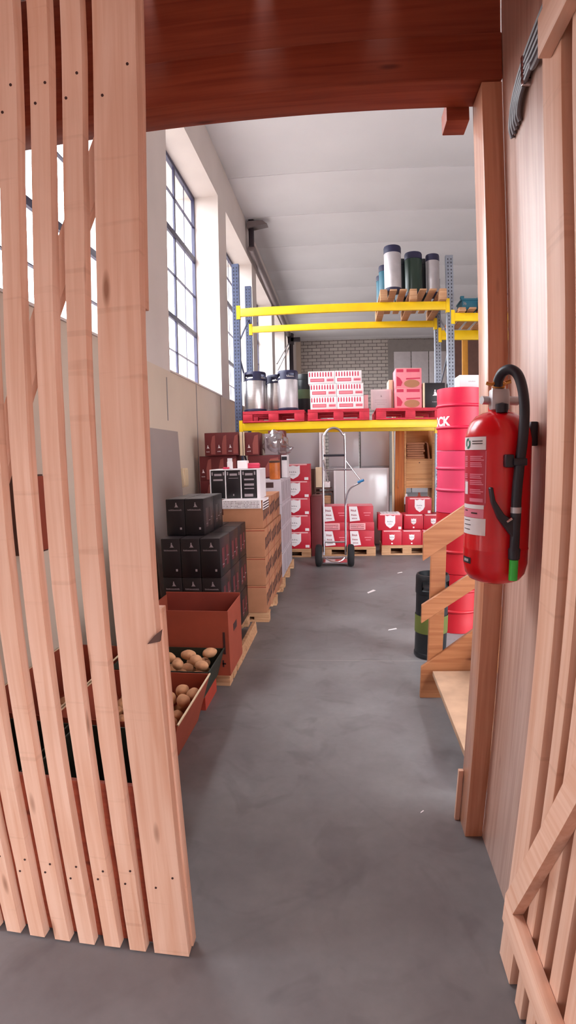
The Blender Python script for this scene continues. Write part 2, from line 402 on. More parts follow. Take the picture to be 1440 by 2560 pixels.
# porch the photographer stands in: low timber ceiling, openings added left and right to let daylight in
bm = NB(); bx(bm, -3.6, XR, 1.87, 2.0, 3.26, ZC); struct('wall_front', bm, WHITE)
bm = NB()
for k in range(13):
    bx(bm, -3.6+k*.42, -3.6+k*.42+.41, -3.6, 1.86, 3.26, 3.3)
struct('ceiling_porch', bm, BEAM)
bm = NB(); bx(bm, -3.6, -3.5, -3.6, .1, 0, 3.26); bx(bm, -3.6, -3.5, 1.1, 1.4, 0, 3.26); bx(bm, -3.6, -3.5, .1, 1.1, 2.1, 3.26)
bx(bm, -3.6, XW, 1.3, 1.4, 0, 3.26)
struct('wall_porch_left', bm, WHITE)
bm = NB(); bx(bm, -3.6, 2.4, -3.6, -3.5, 0, 3.26); struct('wall_porch_back', bm, WHITE)
bm = NB(); bx(bm, 2.3, 2.4, -3.6, -3.2, 0, 3.26); bx(bm, 2.3, 2.4, -.4, 1.86, 0, 3.26); bx(bm, 2.3, 2.4, -3.2, -.4, 2.8, 3.26); struct('wall_porch_right', bm, WHITE)  # wall pieces around the added daylight opening
# partition right of the plywood wall
bm = NB(); bx(bm, .5625, .59, .55, 1.86, .0, 3.2); struct('wall_plywood', bm, PLY)

# ------------------------------------------------------------------ lintel beams over the opening
b = thing('lintel_beam', 'dark reddish timber lintel spanning the top of the doorway', 'beam', (0, 1.85, 2.78))
bm = NB(); bx(bm, -1.88, .562, 0, .15, 0, .16, .006); obj('beam', bm, BEAM, b)
bm = NB(); bx(bm, -1.88, .562, .012, .15, .162, .47, .006); obj('upper_board', bm, BEAM, b)
bm = NB(); bx(bm, .40, .484, .152, .25, -.045, .03, .004); obj('block', bm, BEAM, b)
p = thing('door_post', 'square timber post on the right of the doorway, behind the fire extinguisher', 'post', (.529, 1.925, 0))
bm = NB(); bx(bm, -.037, .0333, -.067, .065, 0, 2.778, .004); obj('post', bm, POST, p)
bm = NB(); bx(bm, -.058, -.038, .04, .06, 0, .24, .002); obj('batten', bm, W_z, p)

# ------------------------------------------------------------------ slatted timber fence on the left
f = thing('slatted_fence', 'fence of tall upright pine slats with a wide end board, left of the doorway', 'fence', (-.9, 1.23, 0))
fx, fy = -.9, 1.23
sl = [(-.579, -.469), (-.661, -.609), (-.747, -.695), (-.835, -.783), (-.921, -.869), (-1.01, -.958), (-1.096, -1.044)]
sl += [(-1.183-.087*k, -1.131-.087*k) for k in range(8)]
for i, (x0, x1) in enumerate(sl):
    bm = NB()
    # slats are rough sawn: slight waviness along the edges
    T = .036 if i == 0 else .033
    n = 22; zt = 3.25; z0 = .006+.004*random.random()
    A = []
    for k in range(n+1):
        z = z0+(zt-z0)*k/n; w = .0014
        A.append([bm.verts.new((x-fx+random.uniform(-w, w), y-fy, z)) for x, y in ((x0, fy), (x1, fy), (x1, fy+T), (x0, fy+T))])
    for a, c in zip(A, A[1:]):
        for q in range(4): bm.faces.new((a[q], a[(q+1) % 4], c[(q+1) % 4], c[q]))
    bm.faces.new(A[0][::-1]); bm.faces.new(A[-1])
    s = obj('slat', bm, W_z, f)
    for z, px_ in ((.32, .75), (.276, .3), (2.455, .75), (2.40, .25)):
        bm = NB(); sx = x0-fx+(px_+random.uniform(-.06, .06))*(x1-x0)
        bm3 = bmesh.ops.create_cone(bm, cap_ends=True, segments=8, radius1=.0035, radius2=.0035, depth=.003)
        bmesh.ops.rotate(bm, verts=bm3['verts'], matrix=Matrix.Rotation(PI/2, 3, 'X'))
        bmesh.ops.translate(bm, verts=bm3['verts'], vec=(sx, -.0005, z+random.uniform(-.008, .008)))
        obj('screw', bm, NAIL, s)
bm = NB(); prism(bm, [(-.492-fx, 1.05), (-.458-fx, 1.058), (-.452-fx, 1.088), (-.472-fx, 1.072)], -.010, -.0005, 'y'); obj('splinter', bm, DUSK, f)
# diagonal brace behind the slats
bm = NB()
def dz(x): return 2.104+(x+.616)*(2.104-1.464)/(-.616+.885)
prism(bm, [(-.50-fx, dz(-.50)), (-.50-fx, dz(-.50)+.165), (-1.42-fx, dz(-1.42)+.165), (-1.42-fx, dz(-1.42))], .0335, .060, 'y'); obj('diagonal_brace', bm, W_z, f)
bm = NB(); bx(bm, -.522-fx, -.470-fx, .036, .064, 1.875, 3.25, .002); obj('stud', bm, W_z, f)
bm = NB(); bx(bm, -.522-fx, -.464-fx, .036, .072, .01, 1.13, .002); obj('stud', bm, W_z, f)
bm = NB(); bx(bm, -1.88-fx, -.59-fx, .0335, .052, .012, .60, .003); obj('kick_board', bm, BEAM, f)

# ------------------------------------------------------------------ open slatted gate leaf on the right
g = thing('slatted_gate', 'open gate leaf of pine slats with a diagonal brace, nearest on the right', 'gate', (.49, 1.2, 0))
gy = 1.2
gs = [(1.20, 1.308)]+[(1.146-.087*k-.050, 1.146-.087*k) for k in range(13)]
for y0, y1 in gs:
    bm = NB(); bx(bm, 0, .025, y0-gy, y1-gy, .004, 2.75, .002); obj('slat', bm, W_z, g)
bm = NB(); bx(bm, -.03, -.0005, 0-gy, 1.245-gy, .207, .297, .002); obj('rail', bm, W_y, g)
bm = NB(); bx(bm, -.03, -.0005, 0-gy, 1.255-gy, 2.41, 2.50, .002); obj('rail', bm, W_y, g)
bm = NB(); bz = lambda y: .352+(1.217-y)*2.13
prism(bm, [(1.245-gy, .298), (1.217-gy, .352), (.205-gy, bz(.205)), (.205-gy, bz(.205)-.135), (1.171-gy, .298)], -.03, -.0006, 'x'); obj('diagonal_brace', bm, W_y, g)

# ------------------------------------------------------------------ cables on the plywood wall
for k in range(5):
    o = .021*k
    bm = NB()
    path = smooth_path([(.556, 1.745-o*.9, 2.515+o*.1), (.547, 1.735-o*.9, 2.545), (.546, 1.70-o*.9, 2.605-o*.3), (.546, 1.62-o, 2.65-o*.6), (.546, 1.50, 2.675-o*1.1), (.546, 1.2, 2.70-o*1.1), (.546, .7, 2.72-o*1.1)], 6)
    tube(bm, path, .0075, 8)
    lab = ['topmost', 'second from the top', 'middle', 'second from the bottom', 'lowest'][k]
    c = obj('cable', bm, CABLE, loc=(0, 0, 0)); tag(c, 'grey cable clipped to the plywood wall, %s of five' % lab, 'cable', 'cables on the plywood wall')
    bm = NB(); bx(bm, .536, .5622, 1.585, 1.597, 2.652-o*.75-.011, 2.652-o*.75+.011, .002); obj('clip', bm, CHROME, c)

# ------------------------------------------------------------------ fire extinguisher
ex = thing('fire_extinguisher', 'red fire extinguisher with black hose hung on the plywood wall', 'fire extinguisher', (.449, 1.578, 1.13))
R = .0945
bm = NB(); prof = [(.0, .0), (.05, .002), (.075, .012), (.088, .03), (R, .06), (R, .1), (R+.0008, .103), (R+.0008, .106), (R, .109), (R, .42), (.090, .445), (.082, .466), (.066, .484), (.045, .494), (.03, .498), (.03, .51), (.0, .511)]
lathe(bm, prof, seg=56, cap=False); obj('cylinder', bm, EXTRED, ex)
def shell(bm, a0, a1, z0, z1, r, mi=0, seg=10):
    """curved patch; angles in degrees, 0 = towards the camera (-y), positive to the right"""
    lathe(bm, [(r, z0), (r, z1)], seg=seg, a0=math.radians(-90+a0), a1=math.radians(-90+a1), mi=mi, cap=False)
bm = NB(); shell(bm, -100, -35, .23, .466-.04, R+.0006); obj('label_ground', bm, LABELBASE, ex, rec=False)
bm = NB(); shell(bm, -96, -36, .388, .424, R+.0012, 0); shell(bm, -92, -34, .148, .196, R+.0012, 0); shell(bm, -92, -38, .222, .234, R+.0012, 0)
shell(bm, -88, -76, .262, .298, R+.0012, 0)
L_ = obj('label', bm, PAPER, ex, rec=False)
bm = NB(); shell(bm, -92, -38, .197, .221, R+.0011); z = .24
shell(bm, -36.5, -35, .24, .385, R+.0013)
for z, h in ((.368, .012), (.35, .012), (.318, .010), (.30, .008), (.275, .012)):
    for q in range(3):
        shell(bm, -92, -78, z-q*.005, z-q*.005+.0028, R+.0011, seg=4); shell(bm, -70, -42+random.uniform(-6, 4), z-q*.005, z-q*.005+.0028, R+.0011, seg=6)
shell(bm, -70, -40, .242, .252, R+.0011)
obj('label_print', bm, LABELRED, ex, rec=False)
bm = NB()
for z in (.187, .174, .161): shell(bm, -86, -62-random.random()*8, z, z+.002, R+.0018, seg=4)
for z in (.411, .404): shell(bm, -64, -42, z, z+.0025, R+.0018, seg=4)
shell(bm, -84, -74, .214, .217, R+.0018, seg=3); shell(bm, -64, -50, .208, .212, R+.0018, seg=3)
obj('label_lettering', bm, DARKPR, ex, rec=False)
bm = NB()   # green ring with a swirl
cz, ca = .406, -77
for k in range(26):
    if k in (3, 4, 16, 17): continue
    t0, t1 = 2*PI*k/26, 2*PI*(k+1)/26; q = []
    for t, r in ((t0, .013), (t1, .013), (t1, .007), (t0, .007)):
        a = math.radians(-90+ca)+r*math.cos(t)/R; q.append(bm.verts.new(((R+.002)*math.cos(a), (R+.002)*math.sin(a), cz+r*math.sin(t)*1.15)))
    bm.faces.new(q)
obj('green_emblem', bm, GREENLOGO, ex, rec=False)
bm = NB(); shell(bm, -88, -62, .062, .08, R+.0012); obj('badge', bm, RUB, ex, rec=False)
bm = NB()
for q in range(5): shell(bm, -82+q*3, -80.4+q*3, .067, .075, R+.0018, seg=2)
obj('badge_lettering', bm, PAPER, ex, rec=False)
bm = NB(); lathe(bm, [(.024, .508), (.026, .512), (.026, .53), (.022, .535), (.02, .57), (.0, .572)], seg=20, cap=False)
tube(bm, [(-.052, -.01, .53), (-.02, 0, .53)], .012, 12); tube(bm, [(.02, 0, .53), (.058, .01, .53)], .013, 14)
bx(bm, -.03, .022, -.04, .0, .5, .56, .006); obj('valve', bm, STEELM, ex)
bm = NB(); lathe(bm, [(.0, .49), (.016, .492), (.018, .5), (.018, .515), (.0, .52)], cx=-.004, cy=-.048, seg=16, cap=False); obj('gauge', bm, RUB, ex)
bm = NB(); bx(bm, -.02, .012, -.026, .006, .562, .58, .004); tube(bm, smooth_path([(-.044, -.03, .576), (-.03, -.034, .572), (-.012, -.03, .58), (.01, -.03, .574)]), .005, 8); tube(bm, [(.0, -.01, .575), (.03, -.02, .583)], .006, 8)
obj('brass_coupling', bm, BRASS, ex)
# hose: local coordinates
HP = [(-.010, -.026, .57), (-.010, -.034, .585), (-.003, -.052, .603), (.012, -.070, .608), (.028, -.086, .592), (.038, -.098, .55), (.041, -.106, .49), (.037, -.108, .42), (.029, -.109, .35), (.024, -.110, .29), (.022, -.110, .25), (.022, -.110, .23)]
bm = NB(); tube(bm, smooth_path(HP, 8), .0142, 14); obj('hose', bm, RUB, ex)
bm = NB(); bx(bm, -.012, .012, -.118, -.085, .34, .375, .004); bx(bm, .008, .046, -.125, -.09, .345, .365, .003); obj('hose_clip', bm, RUB, ex)
bm = NB(); lathe(bm, [(.0148, .216), (.0152, .232)], cx=.022, cy=-.110, seg=16); obj('ferrule', bm, STEELM, ex)
bm = NB()
lathe(bm, [(.0, .086), (.016, .088), (.017, .115), (.0135, .12), (.0135, .17), (.0148, .216), (.0, .217)], cx=.022, cy=-.110, seg=18, cap=False)
prism(bm, [(.018, .11), (.012, .15), (-.028, .20), (-.048, .245), (-.055, .285), (-.046, .287), (-.038, .25), (-.012, .212), (.016, .195)], -.120, -.100, 'y', bev=.002)
obj('squeeze_grip', bm, RUB, ex)
bm = NB(); tube(bm, [(-.006, -.122, .193), (.008, -.122, .202)], .004, 8); obj('grip_spring', bm, CHROME, ex)
bm = NB(); lathe(bm, [(.0125, .028), (.0125, .084), (.013, .086)], cx=.022, cy=-.110, seg=16); obj('nozzle', bm, GRN, ex)
bm = NB(); bx(bm, -.02, .02, .08, .092, .3, .5); bx(bm, .092, .1133, -.012, .012, .40, .47, .003); obj('wall_bracket', bm, RUB, ex)

# ------------------------------------------------------------------ pallet racking
YF, YR_, XL, XRR = 7.7, 8.74, -1.50, 1.52
def upright(x, y, z, parent, m, flip=1):
    bm = NB(); w = .05
    # C-section with punched holes drawn as shallow dark recess blocks
    bx(bm, x-w, x+w, y-.004, y+.0, 0, z); bx(bm, x-w, x-w+.004, y, y+.07, 0, z); bx(bm, x+w-.004, x+w, y, y+.07, 0, z)
    zz = .15
    while zz < z-.05:
        for s in (-.022, .022): bx(bm, x+s-.006, x+s+.006, y-.0065, y-.0035, zz, zz+.022, 0, 1)
        zz += .05
    u = obj('upright', bm, [m, RUB], parent)
    bm = NB(); bx(bm, x-.07, x+.07, y-.03, y+.1, 0, .008); obj('foot_plate', bm, m, u)
def frame(x, ztop, label, m):
    fr = thing('rack_frame', label, 'rack frame', (0, 0, 0), group=None)
    upright(x, YF, ztop, fr, m); upright(x, YR_, ztop, fr, m)
    z = .5; k = 0
    while z < ztop-.7:
        y0, y1 = (YF+.05, YR_) if k % 2 == 0 else (YR_, YF+.05)
        bm = NB(); tube(bm, [(x, y0, z), (x, y1, z+.62)], .014, 6); obj('diagonal_strut', bm, m, fr); z += .66; k += 1
    return fr
frame(XL+.0, 4.32, 'slotted steel rack frame by the window wall, left end of the racking', BLUEST)
frame(XRR, 4.32, 'slotted galvanised rack frame between the two racking bays', GALV)
frame(4.4, 4.32, 'slotted galvanised rack frame at the right end of the racking', GALV)
def beam(x0, x1, y, z0, z1, label, grp):
    r = thing('rack_beam', label, 'rack beam', (x0, y, z0), group=grp)
    L = x1-x0; h = z1-z0
    bm = NB(); bx(bm, .06, L-.06, -.006, .045, 0, h, .006); obj('beam', bm, YEL, r)
    for s in (.052, L-.052-.008):
        bm = NB(); bx(bm, s, s+.008, -.008, .05, -.04, h+.04); bx(bm, (s-.045 if s < 1 else s), (s+.0 if s < 1 else s+.05), -.010, -.0066, -.04, h+.04); obj('end_bracket', bm, YEL, r)
G = 'yellow beams of the pallet racking'
beam(XL, XRR, YF, 3.552, 3.668, 'yellow front beam of the upper rack level, under the wooden pallet', G)
beam(XL, XRR, YR_, 3.555, 3.655, 'yellow rear beam of the upper rack level, left bay', G)
beam(XL, XRR, YF, 1.91, 2.02, 'yellow front beam under the red pallets', G)
beam(XL, XRR, YR_, 1.91, 2.02, 'yellow rear beam under the red pallets', G)
beam(XRR, 4.4, YF, 3.39, 3.505, 'yellow front beam of the right-hand bay, under the teal bin', G)
beam(XRR, 4.4, YR_, 3.35, 3.50, 'yellow rear beam of the right-hand bay', G)

# ------------------------------------------------------------------ pallets
def pallet(name, label, x0, x1, y0, y1, z0, m, h=.15, grp=None, nblk=3):
    L, D = x1-x0, y1-y0
    r = thing(name, label, 'pallet', (x0, y0, z0), group=grp)
    for k in range(3):
        yy = [0, D/2-.05, D-.1][k]
        bm = NB(); bx(bm, 0, L, yy, yy+.1, 0, .022, .002); obj('bottom_board', bm, m, r)
        for q in range(nblk):
            c = [0, L/2-.07, L-.14][q] if nblk == 3 else [0, L-.14][q]
            bm = NB(); bx(bm, c, c+.14, yy, yy+.1, .023, h-.044, .002); obj('block', bm, m, r)
        bm = NB(); bx(bm, 0, L, yy, yy+.1, h-.043, h-.023, .002); obj('stringer', bm, m, r)
    n = 5
    for k in range(n):
        w = .12; yy = (D-w)*k/(n-1)
        bm = NB(); bx(bm, 0, L, yy, yy+w, h-.022, h, .002); obj('deck_board', bm, m, r)
    return r
def pallet_x(name, label, x0, x1, y0, y1, z0, m, h=.15, grp=None):
    """deck boards run front to back"""
    L, D = x1-x0, y1-y0
    r = thing(name, label, 'pallet', (x0, y0, z0), group=grp)
    for k in range(3):
        xx = [0, L/2-.05, L-.1][k]
        bm = NB(); bx(bm, xx, xx+.1, 0, D, 0, .022, .002); obj('bottom_board', bm, m, r)
        for q in range(3):
            c = [0, D/2-.07, D-.14][q]; bm = NB(); bx(bm, xx, xx+.1, c, c+.14, .023, h-.023, .002); obj('block', bm, m, r)
    n = 7
    for k in range(n):
        w = .095; xx = (L-w)*k/(n-1)
        bm = NB(); bx(bm, xx, xx+w, 0, D, h-.022, h, .002); obj('deck_board', bm, m, r)
    return r
GP = 'red pallets on the lower rack shelf'
pallet('red_pallet', 'red pallet on the rack shelf carrying silver kegs, by the window', -1.43, -.55, 7.66, 8.78, 2.022, REDPAL, .16, GP)
pallet('red_pallet', 'bright red pallet on the rack shelf carrying the pink striped boxes', -.50, .365, 7.66, 8.78, 2.022, REDPAL, .16, GP)
pallet('red_pallet', 'red pallet on the rack shelf carrying the pink cartons and a black carton', .46, 1.42, 7.66, 8.78, 2.022, REDPAL, .16, GP)
pallet_x('wooden_pallet', 'plain wooden pallet high on the upper beams carrying tall kegs', .54, 1.455, 7.6, 8.85, 3.67, PALW, .15)

# ------------------------------------------------------------------ kegs
def keg(name, label, x, y, z, r, h, body, cap, kind='party', grp=None, rz=0, band=None):
    t = thing(name, label, 'keg', (x, y, z), rz, grp)
    bm = NB()
    if kind == 'slim':      # corny-style keg: steel body, rubber top collar and foot
        lathe(bm, [(0, .02), (r*.93, .02), (r*.98, .05), (r*.98, h*.84), (r*.9, h*.88), (0, h*.9)], seg=28, cap=False); obj('body', bm, body, t)
        bm = NB(); lathe(bm, [(r*.9, h*.84), (r, h*.85), (r, h*.965), (r*.94, h), (r*.8, h), (r*.76, h*.9)], seg=28, cap=False); obj('top_collar', bm, cap, t)
        bm = NB(); lathe(bm, [(0, 0), (r*.95, 0), (r, .01), (r, .05), (r*.95, .055)], seg=28, cap=False); obj('foot', bm, cap, t)
    else:                   # plastic-jacketed keg with handle openings
        lathe(bm, [(0, .012), (r*.9, .012), (r*.96, .035), (r*.96, h*.82), (r*.9, h*.86), (0, h*.87)], seg=28, cap=False); obj('body', bm, body, t)
        bm = NB()
        for k in range(4):
            a = k*PI/2
            lathe(bm, [(r*.93, h*.80), (r*1.0, h*.80), (r*1.0, h*.95), (r*.93, h*.95), (r*.93, h*.80)], seg=6, a0=a, a1=a+.75, cap=False)
        lathe(bm, [(r*.88, h*.93), (r*1.0, h*.93), (r*1.0, h*.97), (r*.94, h), (r*.86, h), (r*.86, h*.93)], seg=28, cap=False)
        lathe(bm, [(r*.94, h*.77), (r*1.0, h*.78), (r*1.0, h*.82), (r*.94, h*.83)], seg=28, cap=False)
        obj('handle_ring', bm, cap, t)
        bm = NB(); lathe(bm, [(0, 0), (r*.94, 0), (r*1.0, .012), (r*1.0, .035), (r*.94, .045)], seg=28, cap=False); obj('foot_ring', bm, cap, t)
        bm = NB(); lathe(bm, [(.03, h*.86), (.03, h*.92), (0, h*.92)], seg=14, cap=False); obj('valve', bm, CHROME, t)
    if band:
        bm = NB(); lathe(bm, [(r*.97+.003, h*band[0]), (r*.97+.003, h*band[1])], seg=28, cap=False); obj('band', bm, band[2], t)
    return t
ZS = 2.183
GK = 'silver kegs on the left red pallet'
keg('steel_keg', 'silver keg with a dark handle ring, standing against the left rack upright', -1.275, 7.85, ZS, .165, .575, STEEL, NAVY, grp=GK)
keg('steel_keg', 'silver keg half hidden behind the front middle keg on the left red pallet', -.985, 8.11, ZS, .15, .56, STEEL, NAVY, grp=GK, rz=.4)
keg('steel_keg', 'silver keg in the front middle of the left red pallet', -.79, 7.84, ZS, .148, .575, STEELM, NAVY, grp=GK, rz=.8)
keg('steel_keg', 'keg behind the leftmost silver keg, only its dark rim showing', -1.26, 8.38, ZS, .15, .575, STEEL, NAVY, grp=GK, rz=.2)
keg('plastic_keg', 'black keg with a pale green band beside the pink striped boxes', -.585, 8.25, ZS, .118, .58, KEGBLK, KEGBLK, 'slim', band=(.36, .6, GREENBAND))
ZT = 3.822
keg('tall_keg', 'tall silver keg with a navy lid on the high pallet, frontmost', .735, 7.78, ZT, .123, .65, STEELM, NAVY, 'slim')
keg('tall_keg', 'dark green keg in the middle of the high pallet', 1.055, 8.0, ZT, .128, .63, GREENK, NAVY, 'slim')
keg('tall_keg', 'slim steel keg at the right of the high pallet, next to the rack upright', 1.335, 8.02, ZT, .1, .61, STEELM, NAVY, 'slim')
keg('tall_keg', 'black keg peeping out between the silver and green kegs up high', .905, 8.25, ZT, .11, .62, KEGBLK, KEGBLK, 'slim')
keg('tall_keg', 'black keg behind the green keg and the right steel keg up high', 1.235, 8.3, ZT, .115, .63, KEGBLK, KEGBLK, 'slim')
keg('tall_keg', 'teal-grey keg at the back left of the high pallet, leftmost up there', .655, 8.68, ZT, .1, .53, TEAL, NAVY, 'slim')
keg('tall_keg', 'teal-grey keg peeping out just left of the tall silver keg up high', .68, 8.42, ZT, .1, .6, TEAL, NAVY, 'slim')
keg('black_keg', 'black keg with an olive band on the floor behind the stair rail', .655, 3.93, 0, .125, .64, KEGBLK, KEGBLK, 'party', band=(.31, .52, OLIVE))
# column of red steel kegs
KX, KY, KR, KH = .995, 4.62, .205, .5155
for k in range(4):
    z = KH*k
    t = thing('red_keg', ['red steel keg at the bottom of the stacked column, seen between the stair boards',
        'second red keg from the bottom in the column behind the stair rail', 'faded red keg, second from the top of the column',
        'topmost red keg of the column, with white letters'][k], 'keg', (KX, KY, z), group='red kegs stacked in a column')
    bm = NB(); r = KR
    pr = [(0, .03), (r*.8, .03), (r*.965, .002), (r*.985, .002), (r*.985, .10), (r*.975, .112)]
    for c in (.19, .37):
        pr += [(r*.975, c-.014), (r*1.0, c-.012), (r*1.03, c-.004), (r*1.03, c+.004), (r*1.0, c+.012), (r*.975, c+.014)]
    pr += [(r*.975, .40), (r*.985, .415), (r*.985, KH-.004), (r*.95, KH-.002), (r*.95, KH-.05), (r*.7, KH-.03), (0, KH-.03)]
    lathe(bm, pr, seg=44, cap=False); obj('shell', bm, [KEGLOW, KEGLOW, KEGRED2, KEGRED][k], t)
    if k == 3:   # white capital letters bent round the keg
        cu = bpy.data.curves.new('letters', 'FONT'); cu.body = 'OCK'; cu.size = .105; cu.offset = .004; cu.extrude = .0
        to = bpy.data.objects.new('letters', cu); COL.objects.link(to)
        bpy.context.view_layer.update()
        me = bpy.data.meshes.new_from_object(to.evaluated_get(bpy.context.evaluated_depsgraph_get()))
        bpy.data.objects.remove(to)
        mb = NB(); mb.from_mesh(me)
        bmesh.ops.subdivide_edges(mb, edges=mb.edges[:], cuts=1)
        a0 = math.radians(166)
        for v in mb.verts:
            a = a0+v.co.x/(r*1.0); zz = .205+v.co.y
            v.co = Vector((math.cos(a)*r*.982, math.sin(a)*r*.982, zz))
        obj('white_letters', mb, PAPER, t, rec=False)

# ------------------------------------------------------------------ cartons
def logo_figure(bm, cx, z, y, s, mi=0):
    """small standing figure mark: head, body, skirt, foot"""
    prism(bm, [(cx-s*.10, z+s*.62), (cx+s*.08, z+s*.62), (cx+s*.08, z+s*.85), (cx-s*.10, z+s*.85)], y-.0012, y-.0002, 'y', mi)
    prism(bm, [(cx-s*.38, z), (cx+s*.45, z), (cx+s*.30, z+s*.16), (cx+s*.10, z+s*.58), (cx-s*.14, z+s*.58), (cx-s*.16, z+s*.2)], y-.0012, y-.0002, 'y', mi)
def shield(bm, cx, cz, y, w, h, mi=0):
    pts = [(cx-w/2, cz+h/2), (cx-w*.3, cz+h*.44), (cx, cz+h*.5), (cx+w*.3, cz+h*.44), (cx+w/2, cz+h/2), (cx+w/2, cz-h*.08), (cx+w*.36, cz-h*.3), (cx, cz-h/2), (cx-w*.36, cz-h*.3), (cx-w/2, cz-h*.08)]
    prism(bm, pts, y-.0012, y-.0002, 'y', mi)
def rectp(bm, x0, x1, z0, z1, y, mi=0, t=.0010):
    bx(bm, x0, x1, y-t, y-.0002, z0, z1, 0, mi)
def scrib(bm, x0, x1, z, h, y, n, mi=0, t=.0014):
    """row of unreadable small glyph strokes"""
    w = (x1-x0)/n
    for k in range(n):
        a = x0+w*k; g_ = random.random()
        bx(bm, a, a+w*.35, y-t, y-.0002, z, z+h*(.6+.4*g_), 0, mi)
        bx(bm, a, a+w*.75, y-t, y-.0002, z+h*.4*g_, z+h*.4*g_+h*.22, 0, mi)
def carton_body(w, dd, h, m, bev=.004):
    bm = NB(); bx(bm, -w/2, w/2, 0, dd, 0, h, bev); return obj('body', bm, m)
def new_carton(name, label, cat, w, dd, h, m, prints, grp=None, topm=None):
    """origin: bottom centre of the front face. prints: list of (part name, bmesh, material)"""
    t = thing(name, label, cat, group=grp)
    b_ = carton_body(w, dd, h, m); b_.parent = t
    if topm:
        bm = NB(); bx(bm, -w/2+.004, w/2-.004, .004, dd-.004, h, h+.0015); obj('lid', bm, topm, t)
    for n_, bm, mm in prints: obj(n_, bm, mm, t)
    return t
USED = set()
def place(proto, x, y, z, label, grp=None, rz=0, scale=None):
    """the prototype itself is used for its first placement"""
    if proto.name not in USED:
        USED.add(proto.name); proto.location = (x, y, z); proto.rotation_euler = (0, 0, rz); proto['label'] = label
        if grp: proto['group'] = grp
        if scale: proto.scale = scale
        return proto
    return dup(proto, (x, y, z), rz, label, grp, scale)

# black wine cartons
def black_carton(w, dd, h, side=False):
    bm = NB(); logo_figure(bm, .008, h*.78, 0, .04); scrib(bm, -w*.36, w*.36, h*.70, .007, 0, 9)
    rectp(bm, -w*.36, w*.36, h*.70-.004, h*.70-.002, 0); rectp(bm, w*.22, w*.32, h*.16, h*.22, 0)
    bm2 = NB()
    for k in range(2): bx(bm2, w/2+.0002, w/2+.0012, dd*(.18+.4*k), dd*(.40+.4*k), h*.2, h*.72)
    bm3 = NB()
    for k in range(3): bx(bm3, w/2+.0012, w/2+.0020, dd*(.2+.25*k), dd*(.34+.25*k), h*(.28+.07*k), h*(.30+.07*k))
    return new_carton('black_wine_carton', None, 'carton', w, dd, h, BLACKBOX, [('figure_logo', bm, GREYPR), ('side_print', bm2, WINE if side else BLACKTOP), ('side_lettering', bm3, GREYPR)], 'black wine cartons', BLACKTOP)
bc1 = black_carton(.144, .335, .284, True); bc2 = black_carton(.144, .30, .27)
rown = ['bottom row', 'middle row', 'top row']
coln = ['left', 'middle', 'right']
depn = ['front', 'second from the front', 'rear']
XB, YBk = -1.322, 3.68
for r3 in range(3):
    for c3 in range(3):
        for d3 in range(3):
            if d3 > 0 and c3 < 2 and r3 < 2: continue
            place(bc1, XB+.0735+.147*c3, YBk+.34*d3, .09+.2865*r3, 'black wine carton in the lower block, %s, %s column, %s' % (rown[r3], coln[c3], depn[d3]))
for c3 in range(2):
    for d3 in range(2):
        place(bc2, XB+.074+.147*c3, 3.83+.31*d3, .9515, 'black wine carton on top of the black block, %s %s of four' % (['front', 'rear'][d3], coln[0 if c3 == 0 else 2]))
pallet('wooden_pallet', 'low skid under the black wine cartons', XB-.03, -.87, 3.7, 4.68, 0, PALW, .089)

# brown cartons with dark lettering along the side
def brown_carton(w, dd, h):
    bm = NB()
    # diagonal brush-like lettering along the right side (x = w/2), unreadable strokes
    for k in range(7):
        y0 = dd*(.05+.135*k); z0 = h*(.26+.02*k)
        pts = [(y0, z0), (y0+dd*.06, z0+h*.01), (y0+dd*.075, z0+h*.40), (y0+dd*.015, z0+h*.38)]
        prism(bm, pts, w/2+.0002, w/2+.0014, 'x')
        if k % 2 == 0: prism(bm, [(y0, z0+h*.30), (y0+dd*.11, z0+h*.34), (y0+dd*.11, z0+h*.43), (y0, z0+h*.39)], w/2+.0002, w/2+.0014, 'x')
        else: prism(bm, [(y0, z0), (y0+dd*.11, z0+h*.02), (y0+dd*.11, z0+h*.12), (y0, z0+h*.10)], w/2+.0002, w/2+.0014, 'x')
    bm2 = NB(); bx(bm2, -w/2, w/2, -.0012, -.0002, h*.93, h*.96); bx(bm2, w/2+.0002, w/2+.001, dd*.48, dd*.52, 0, h)
    return new_carton('brown_carton', None, 'carton', w, dd, h, KRAFT, [('side_lettering', bm, DARKPR), ('tape', bm2, KRAFTR)], 'brown cartons')
br = brown_carton(.362, .42, .258)
pallet('wooden_pallet', 'wooden pallet under the brown cartons', -1.46, -.70, 4.74, 5.98, 0, PALW, .094)
for r3 in range(3):
    for c3 in range(2):
        for d3 in range(3):
            if c3 == 1 and d3 > 0 and r3 < 2: continue
            place(br, -.896-.366*c3, 4.72+.425*d3, .096+.2605*r3, 'brown carton, %s row, %s column, %s' % (['bottom', 'second', 'third'][r3], ['aisle side', 'wall side'][c3], depn[d3]))
for d3 in range(3):
    place(br, -.91, 4.735+.425*d3, .8775, 'brown carton of the highest brown row, %s' % depn[d3])
# patterned paper laid over the front top carton
bm = NB(); bx(bm, -.19, .19, -.004, .36, .0, .0022); bx(bm, -.185, .17, -.0045, -.002, -.075, .0); bx(bm, .183, .1865, .0, .36, -.09, .0)
pp = obj('patterned_paper', bm, PAPER, loc=(-.91, 4.733, 1.1362)); tag(pp, 'white paper with a dark dotted pattern folded over the top brown carton', 'paper')
bm = NB()
for k in range(26):
    x = -.18+.013*k
    for q in range(5): bx(bm, x+random.random()*.004, x+.007, -.0065, -.0046, -.07+.014*q, -.062+.014*q)
for k in range(22):
    for q in range(3): bx(bm, .1866, .188, .01+.016*k, .018+.016*k, -.08+.024*q, -.068+.024*q)
obj('dot_pattern', bm, DARKPR, pp)

